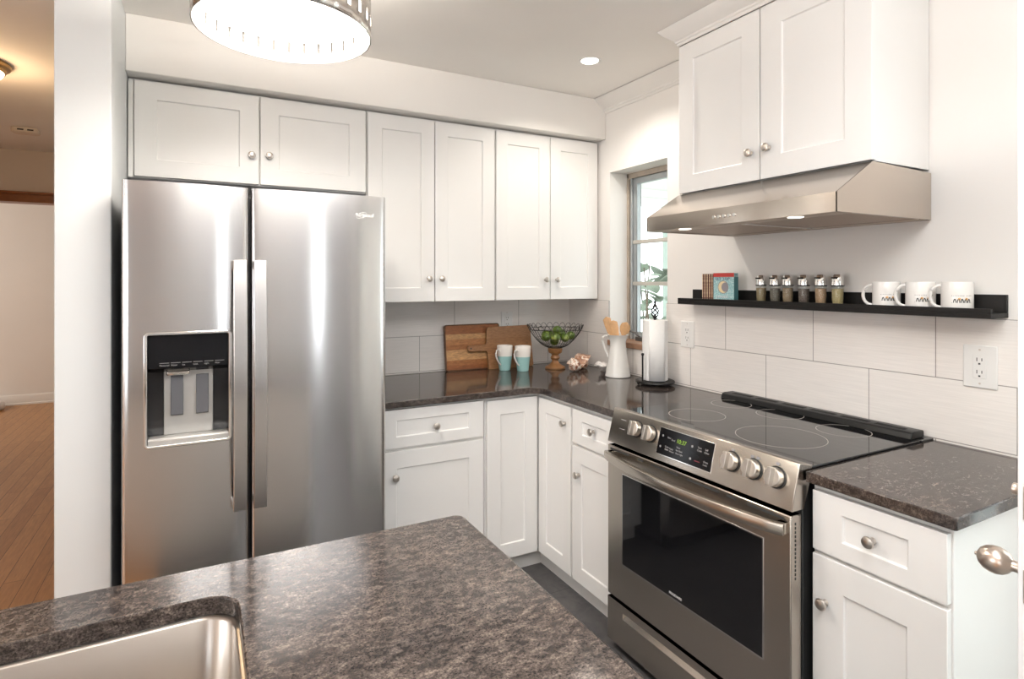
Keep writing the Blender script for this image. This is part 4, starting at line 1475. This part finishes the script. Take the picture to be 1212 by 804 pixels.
t = thing('cutting_board', 'wooden paddle cutting board with round handle, in front of the larger board', 'cutting board', (1.6, 3.06, ZT))
pd = [(1.500, 0.0), (1.795, 0.0), (1.805, 0.010), (1.800, 0.235), (1.785, 0.253), (1.515, 0.250), (1.500, 0.236)]
hc = 0.128
pd += [(1.497, hc + 0.030), (1.488, hc + 0.020)]
pd += [(1.388 - 0.018 * sin(radians(15 * i)), hc + 0.018 * cos(radians(15 * i))) for i in range(0, 13)]
pd += [(1.488, hc - 0.020), (1.497, hc - 0.030)]
lean(MB().prism(pd, 1, 0, 0.018), 3.058, 0.15).build('board', 'paddle_wood', t, bevel=0.003)
lean(MB().lathe([(0.0, -0.0004), (0.0055, -0.0004), (0.0055, 0.002), (0.0, 0.002)], (1.392, 0, hc), 16, (0, 1, 0)), 3.058, 0.15).build('hanging_hole', 'slot_dark', t)


# teal and white tall mugs
def teal_mug(x, y, label, s=1.0):
    t = thing('mug', label, 'mug', (x, y, ZT), 'teal dipped mugs on the rear counter')
    c = (x, y, ZT)
    MB().lathe([(0.0, 0.0), (0.030, 0.0), (0.033, 0.003), (0.037, 0.035), (0.0425, 0.080), (0.0455, 0.115), (0.0460, 0.143), (0.0448, 0.145), (0.0435, 0.143), (0.0425, 0.112), (0.038, 0.060), (0.030, 0.008), (0.0, 0.006)], c, 36).build('cup', 'teal_glaze', t)
    dv = Vector((-0.92, -0.40, 0)).normalized()
    hp = [(0.044, 0.118), (0.060, 0.126), (0.075, 0.122), (0.082, 0.106), (0.078, 0.086), (0.066, 0.064), (0.052, 0.047), (0.037, 0.036)]
    MB().tube([Vector(c) + dv * a + Vector((0, 0, h)) for a, h in hp], 0.0048, 10).build('handle', 'ceramic_white', t)
    return t


teal_mug(1.568, 2.990, 'tall teal and white mug in front of the paddle board handle')
teal_mug(1.647, 2.915, 'tall teal and white mug closest to the fruit bowl')

# wire fruit basket on a turned pedestal, with limes
BX, BY = 1.863, 2.906
t = thing('fruit_bowl', 'black wire fruit bowl on a turned wooden pedestal', 'bowl', (BX, BY, ZT))
MB().lathe([(0.0, 0.0), (0.058, 0.0), (0.061, 0.006), (0.058, 0.012), (0.042, 0.020), (0.028, 0.030), (0.019, 0.042), (0.018, 0.050), (0.024, 0.056), (0.028, 0.064), (0.024, 0.074), (0.020, 0.080), (0.026, 0.088), (0.038, 0.094), (0.042, 0.106), (0.044, 0.116), (0.040, 0.122), (0.0, 0.122)], (BX, BY, ZT), 36).build('pedestal', 'pedestal_wood', t)
wb = MB()
BZ, BR, BH = ZT + 0.124, 0.158, 0.112
def bowl_pt(a, s):
    r = 0.030 + (BR - 0.030) * s
    return (BX + r * cos(a), BY + r * sin(a), BZ + BH * s ** 1.85)
for i in range(40):
    a = 2 * pi * i / 40
    wb.tube([bowl_pt(a, k / 8) for k in range(9)], 0.0011, 5)
for s, rr in ((0.0, 0.0016), (0.35, 0.0012), (0.7, 0.0012), (1.0, 0.0020)):
    wb.tube([bowl_pt(2 * pi * i / 64, s) for i in range(64)], rr, 6, closed=True)
wb.build('wire_basket', 'wire_dark', t)
wl = MB()
for i in range(26):
    a0 = 2 * pi * i / 26
    lp = []
    for k in range(11):
        th_ = pi * k / 10
        a = a0 - (2 * pi / 26) * 0.46 * cos(th_)
        zz = BZ + BH + 0.026 * sin(th_)
        rr = BR + 0.010 * sin(th_)
        lp.append((BX + rr * cos(a), BY + rr * sin(a), zz))
    wl.tube(lp, 0.0014, 5)
wl.build('rim_loops', 'wire_dark', t)


def lime_mesh(L):
    pr = [(0.0, -0.034), (0.004, -0.0325), (0.010, -0.029), (0.020, -0.022), (0.0265, -0.010), (0.0275, 0.002), (0.025, 0.013), (0.018, 0.023), (0.009, 0.029), (0.003, 0.031), (0.0, 0.0315)]
    return MB().lathe(pr, (0, 0, 0), 24)


lime0 = None
spots = [(-0.082, -0.030, 0.092, 0.3, 'leftmost lime in the wire bowl, low against the wires'),
         (-0.042, -0.070, 0.089, 1.5, 'lime low at the front left of the wire bowl'),
         (0.020, -0.076, 0.087, 2.4, 'lime low at the front centre of the wire bowl'),
         (0.080, -0.042, 0.094, 0.9, 'lime at the right side of the wire bowl'),
         (-0.048, 0.026, 0.100, 2.0, 'dark lime raised at the back left of the pile'),
         (0.000, -0.022, 0.128, 0.5, 'bright yellow-green lime topping the pile'),
         (0.055, 0.022, 0.104, 1.2, 'lime at the back right of the pile'),
         (0.010, 0.078, 0.091, 2.8, 'lime at the very back of the wire bowl'),
         (-0.012, -0.012, 0.062, 0.1, 'lime at the bottom middle of the wire bowl')]
for dx, dy, dz, rz, lb in spots:
    loc = (BX + dx, BY + dy, BZ + dz - 0.022)
    if lime0 is None:
        lime0 = lime_mesh(1).build('lime', 'lime_skin', None)
        o = lime0
    else:
        o = lime0.copy()
        COL.objects.link(o)
    o.location = loc
    o.rotation_euler = (1.3, 0.2, rz)
    o.scale = (0.93, 0.93, 0.93)
    tag(o, lb, 'lime', 'limes in the wire bowl')


# seashells
def whorl(name, label, loc, scale, rot, mat, spikes=0, turns=4.5):
    """coiled sea snail shell with a flared lip"""
    vs, fs = [], []
    N, S = 110, 14
    for k in range(N + 1):
        t_ = k / N
        an = turns * 2 * pi * t_
        g = 0.06 + 0.94 * t_ ** 2.2
        R_ = 0.42 * g
        zc = 1.0 - 1.25 * t_ ** 1.2
        tr = 0.46 * g
        if spikes:
            tr *= 1 + 0.32 * max(0, cos(spikes * an)) ** 4 * t_
        if t_ > 0.9:
            tr *= 1 + 3.0 * (t_ - 0.9)
        for i in range(S):
            b_ = 2 * pi * i / S
            rr = R_ + tr * cos(b_)
            vs.append((rr * cos(an), rr * sin(an), zc + 1.15 * tr * sin(b_)))
    for k in range(N):
        for i in range(S):
            j = (i + 1) % S
            fs.append((k * S + i, k * S + j, (k + 1) * S + j, (k + 1) * S + i))
    fs.append(tuple(range(S)))
    M = Matrix.Translation(loc) @ rot.to_4x4() @ Matrix.Diagonal((*scale, 1))
    o = MB().add(vs, fs).xf(M)
    zmin = min(p[2] for p in o.v)
    o.xf(Matrix.Translation((0, 0, loc[2] - zmin)))
    r = o.build(name, mat, None, smooth=60)
    tag(r, label, 'seashell', 'seashells on the rear counter')
    return r


def rot(x, y, z):
    return (Matrix.Rotation(z, 3, 'Z') @ Matrix.Rotation(y, 3, 'Y') @ Matrix.Rotation(x, 3, 'X'))


whorl('seashell', 'brown and white striped conch shell nearest the fruit bowl', (1.885, 2.742, ZT), (0.050, 0.050, 0.082), rot(1.25, 0.25, -1.0), 'shell_striped', 3)
whorl('seashell', 'knobbly brown conch shell at the back of the shell cluster', (2.012, 2.835, ZT), (0.056, 0.062, 0.078), rot(1.0, 0.5, 1.8), 'shell_brown', 4)
# pale oyster-like half shell
vs, fs = [], []
for k in range(13):
    for i in range(25):
        a = radians(-100 + 200 * i / 24)
        s = k / 12
        r = 0.070 * s * (1 + 0.06 * cos(9 * a))
        vs.append((r * cos(a), 0.85 * r * sin(a), 0.050 * (1 - (1 - s) ** 2) ** 0.5 * 0 + 0.034 * sin(pi * min(1, s * 0.95)) + 0.003 * cos(9 * a) * s))
for k in range(12):
    for i in range(24):
        fs.append((k * 25 + i, k * 25 + i + 1, (k + 1) * 25 + i + 1, (k + 1) * 25 + i))
ss = MB().add(vs, fs).xf(Matrix.Translation((2.005, 2.665, ZT + 0.012)) @ Matrix.Rotation(-1.0, 4, 'Z') @ Matrix.Rotation(-0.35, 4, 'X'))
zmin = min(p[2] for p in ss.v)
ss.xf(Matrix.Translation((0, 0, ZT + 0.002 - zmin)))
o = ss.build('seashell', 'shell_pale', None, solid=0.004, smooth=60)
tag(o, 'pale fan-shaped seashell nearest the white pitcher', 'seashell', 'seashells on the rear counter')

# pitcher with wooden utensils
PX, PY = 2.008, 2.500
t = thing('pitcher', 'white enamel pitcher holding wooden spoons', 'pitcher', (PX, PY, ZT))
MB().lathe([(0.0, 0.0), (0.064, 0.0), (0.068, 0.004), (0.067, 0.012), (0.058, 0.070), (0.047, 0.140), (0.0425, 0.178), (0.043, 0.192), (0.050, 0.212), (0.058, 0.226), (0.0605, 0.229), (0.057, 0.229), (0.048, 0.212), (0.040, 0.190), (0.040, 0.176), (0.055, 0.070), (0.062, 0.010), (0.0, 0.006)], (PX, PY, ZT), 40).build('jug', 'enamel_white', t)
dv = Vector((-0.72, 0.55, 0)).normalized()
MB().tube([Vector((PX, PY, ZT)) + dv * a + Vector((0, 0, h)) for a, h in ((0.054, 0.220), (0.070, 0.222), (0.082, 0.212), (0.084, 0.196), (0.078, 0.170), (0.068, 0.142), (0.058, 0.118), (0.052, 0.106))], 0.0062, 10).build('handle', 'enamel_white', t)
def spoon(label, foot, tip, wid, ln, flat=False):
    foot, tip = Vector(foot), Vector(tip)
    ax = (tip - foot).normalized()
    L = (tip - foot).length
    vs, fs = [], []
    N, S = 26, 12
    for k in range(N + 1):
        s = L * k / N
        d = (L - s) / ln
        if d < 1:
            u = 1 - d
            w = (sin(pi * (0.08 + 0.92 * d)) ** 0.55) * wid if not flat else wid * (0.55 + 0.45 * min(1, (1 - d) * 1.6)) * min(1, d * 9 + 0.35)
            w = max(w, 0.004)
            h = 0.0035 if flat else 0.005
        else:
            w, h = 0.0055, 0.0048
        if k == N:
            w *= 0.35
        for i in range(S):
            a = 2 * pi * i / S
            vs.append((w * cos(a), h * sin(a), s))
    for k in range(N):
        for i in range(S):
            j = (i + 1) % S
            fs.append((k * S + i, k * S + j, (k + 1) * S + j, (k + 1) * S + i))
    fs += [tuple(range(S)), tuple(range(N * S, N * S + S))]
    q = Vector((0, 0, 1)).rotation_difference(ax).to_matrix().to_4x4()
    # turn the flat side to the room
    o = MB().add(vs, fs).xf(Matrix.Translation(foot) @ q @ Matrix.Rotation(radians(-58), 4, 'Z')).build('wooden_spoon', 'spoon_wood', None, smooth=60)
    tag(o, label, 'spoon', 'wooden utensils in the pitcher')


spoon('wooden spatula leaning left in the white pitcher, nearest the corner', (PX + 0.02, PY - 0.02, ZT + 0.02), (1.985, 2.575, ZT + 0.322), 0.023, 0.14, True)
spoon('wooden spatula in the middle of the white pitcher', (PX + 0.015, PY - 0.03, ZT + 0.025), (1.990, 2.522, ZT + 0.305), 0.024, 0.12, True)
spoon('round wooden spoon leaning right in the white pitcher', (PX - 0.004, PY + 0.044, ZT + 0.02), (2.006, 2.424, ZT + 0.300), 0.029, 0.078)

# paper towel holder and roll
TX, TY = 2.012, 2.212
t = thing('paper_towel_holder', 'black iron paper towel holder with a twisted finial', 'paper towel holder', (TX, TY, ZT))
b = MB()
b.lathe([(0.0, 0.012), (0.094, 0.012), (0.098, 0.016), (0.096, 0.022), (0.088, 0.026), (0.070, 0.024), (0.0, 0.024)], (TX, TY, ZT), 40)
b.build('base', 'black_metal', t)
for a in (0.5, 2.6, 4.7):
    MB().ball((TX + 0.082 * cos(a), TY + 0.082 * sin(a), ZT + 0.008), 0.008).build('foot', 'black_metal', t)
MB().tube([(TX, TY, ZT + 0.02), (TX, TY, ZT + 0.335)], 0.007, 10).build('pole', 'black_metal', t)
fb = MB()
zf = ZT + 0.338
for q in range(4):
    pts = []
    for k in range(15):
        s = k / 14
        a = q * pi / 2 + s * pi * 1.3
        r = 0.017 * sin(pi * s) ** 0.8 * (1.15 - 0.55 * s) + 0.003
        pts.append((TX + r * cos(a), TY + r * sin(a), zf + 0.062 * s))
    fb.tube(pts, 0.0034, 6)
fb.lathe([(0.0, -0.006), (0.009, -0.006), (0.010, 0.0), (0.006, 0.004), (0.0, 0.004)], (TX, TY, zf), 16)
fb.lathe([(0.0, 0.056), (0.006, 0.058), (0.007, 0.064), (0.004, 0.069), (0.0065, 0.075), (0.005, 0.082), (0.0, 0.085)], (TX, TY, zf), 14)
fb.build('finial', 'black_metal', t)
ax_, ay_ = TX - 0.085, TY - 0.005
am = MB().tube([(ax_, ay_, ZT + 0.022), (ax_, ay_, ZT + 0.155)], 0.0042, 8)
am.ball((ax_, ay_, ZT + 0.158), 0.0075)
am.build('tension_arm', 'black_metal', t)
o = thing('paper_towel_roll', 'white paper towel roll standing on the black iron holder', 'paper towel', (TX, TY, ZT + 0.026))
MB().lathe([(0.020, 0.0), (0.060, 0.0), (0.0625, 0.002), (0.0630, 0.150), (0.0625, 0.298), (0.060, 0.300), (0.020, 0.300), (0.020, 0.0)], (TX, TY, ZT + 0.0262), 48).build('roll', 'paper', o, smooth=40)
vs = []
for k in range(9):
    for z in (0.001, 0.299):
        a = radians(200 + 9 * k)
        r = 0.0636 + 0.0007 * k * (1.0 if k < 8 else 1.3)
        vs.append((TX + r * cos(a), TY + r * sin(a), ZT + 0.0262 + z))
MB().add(vs, [(2 * k, 2 * k + 2, 2 * k + 3, 2 * k + 1) for k in range(8)]).build('loose_sheet', 'paper', o, solid=0.0006)

# ------------------------------------------------------------------ lamps
LX, LY, LZ, LR, LH = 0.232, 1.90, 2.20, 0.257, 0.20
t = thing('ceiling_lamp', 'round metal drum ceiling lamp with vertical slots near its rim', 'ceiling lamp', (LX, LY, ZC))
NS = 32
zs = [LZ, LZ + 0.034, LZ + 0.072, LZ + 0.080, LZ + LH]
def drum(r):
    vs, fs = [], []
    cols = []
    for i in range(NS):
        a0 = 2 * pi * i / NS
        for da in (0.0, 0.24):
            a = a0 + da * 2 * pi / NS
            cols.append(a)
    n = len(cols)
    vs = [(LX + r * cos(a), LY + r * sin(a), z) for z in zs for a in cols]
    for k in range(len(zs) - 1):
        for i in range(n):
            if k == 1 and i % 2 == 0:
                continue
            j = (i + 1) % n
            fs.append((k * n + i, k * n + j, (k + 1) * n + j, (k + 1) * n + i))
    return MB().add(vs, fs)
drum(LR).build('drum_shade', 'lamp_cap_metal', t, solid=0.0015, smooth=30)
drum(LR - 0.0025).build('shade_lining', 'lamp_white', t, solid=0.0015, smooth=30)
for k in range(3):
    a = 0.6 + k * 2 * pi / 3
    MB().tube([(LX, LY, LZ + LH - 0.004), (LX + (LR - 0.002) * cos(a), LY + (LR - 0.002) * sin(a), LZ + LH - 0.004)], 0.004, 8).build('spoke', 'lamp_cap_metal', t)
MB().lathe([(0.0, LH - 0.012), (0.022, LH - 0.012), (0.022, LH + 0.003), (0.014, LH + 0.006), (0.014, 0.275), (0.070, 0.285), (0.075, ZC - LZ), (0.0, ZC - LZ)], (LX, LY, LZ), 32).build('mount', 'lamp_cap_metal', t)
MB().lathe([(0.0, 0.100), (LR - 0.006, 0.100), (LR - 0.006, 0.104), (0.0, 0.104)], (LX, LY, LZ), 64).build('diffuser', 'diffuser_glow', t)
_l = light('ceiling_lamp_light', 'AREA', (LX, LY, LZ + 0.096), 18, WARM, 0.48, 0.48, (0, 0, 0))
_l.data.shape = 'DISK'
light('ceiling_fill_up', 'POINT', (LX, LY, LZ + LH + 0.02), 27, WARM, 0.05)  # added above the drum to brighten the ceiling; no bulb there

t = thing('recessed_light', 'round recessed ceiling light near the corner', 'ceiling light', (1.675, 2.30, ZC))
MB().lathe([(0.040, -0.001), (0.052, -0.004), (0.056, -0.001), (0.056, 0.0), (0.040, 0.0), (0.040, -0.001)], (1.675, 2.30, ZC), 32).build('trim_ring', 'plate_white', t)
MB().lathe([(0.0, -0.0015), (0.041, -0.0015), (0.041, 0.0), (0.0, 0.0)], (1.675, 2.30, ZC), 32).build('lens', 'downlight_glow', t)
light('recessed_light_lamp', 'SPOT', (1.675, 2.30, ZC - 0.02), 22, WARM, 0.04, angle=radians(150), blend=0.6)

HLX, HLY = -0.985, 3.72
t = thing('ceiling_lamp', 'small brass flush ceiling lamp in the hall, cut by the left edge', 'ceiling lamp', (HLX, HLY, ZC))
MB().lathe([(0.0, 0.0), (0.155, 0.0), (0.160, -0.010), (0.155, -0.022), (0.140, -0.030), (0.135, -0.045), (0.0, -0.045)], (HLX, HLY, ZC), 40).build('canopy', 'brass', t)
MB().lathe([(0.0, -0.105), (0.050, -0.100), (0.095, -0.082), (0.122, -0.060), (0.130, -0.045), (0.0, -0.044)], (HLX, HLY, ZC), 36).build('glass_bowl', 'hall_glow', t)
light('hall_lamp_light', 'POINT', (HLX, HLY, ZC - 0.15), 9, (1.0, 0.66, 0.36), 0.08)

t = thing('smoke_detector', 'small cream rounded ceiling detector with dark slots in the hall', 'detector', (-1.08, 5.22, ZC), rotz=0.0)
MB().prism([(x, y) for x, y in rrect(-1.155, -1.005, 5.16, 5.28, 0.03)], 2, ZC - 0.035, ZC).build('housing', 'hall_paint', t, bevel=0.006)
for dx in (-0.035, 0.020):
    MB().box(-1.08 + dx, -1.08 + dx + 0.035, 5.1592, 5.1605, ZC - 0.024, ZC - 0.014).build('slot', 'slot_dark', t)

# something white and rounded at the far left, on the wood floor
t = MB().lathe([(0.0, 0.0), (0.20, 0.0), (0.225, 0.03), (0.215, 0.07), (0.17, 0.10), (0.0, 0.115)], (0, 0, 0), 32).build('floor_cushion', 'cushion_white', None, smooth=60)
t.location = (-2.13, 8.34, 0.0)
tag(t, 'white rounded object on the wood floor at the far baseboard, cut by the left edge', 'cushion')
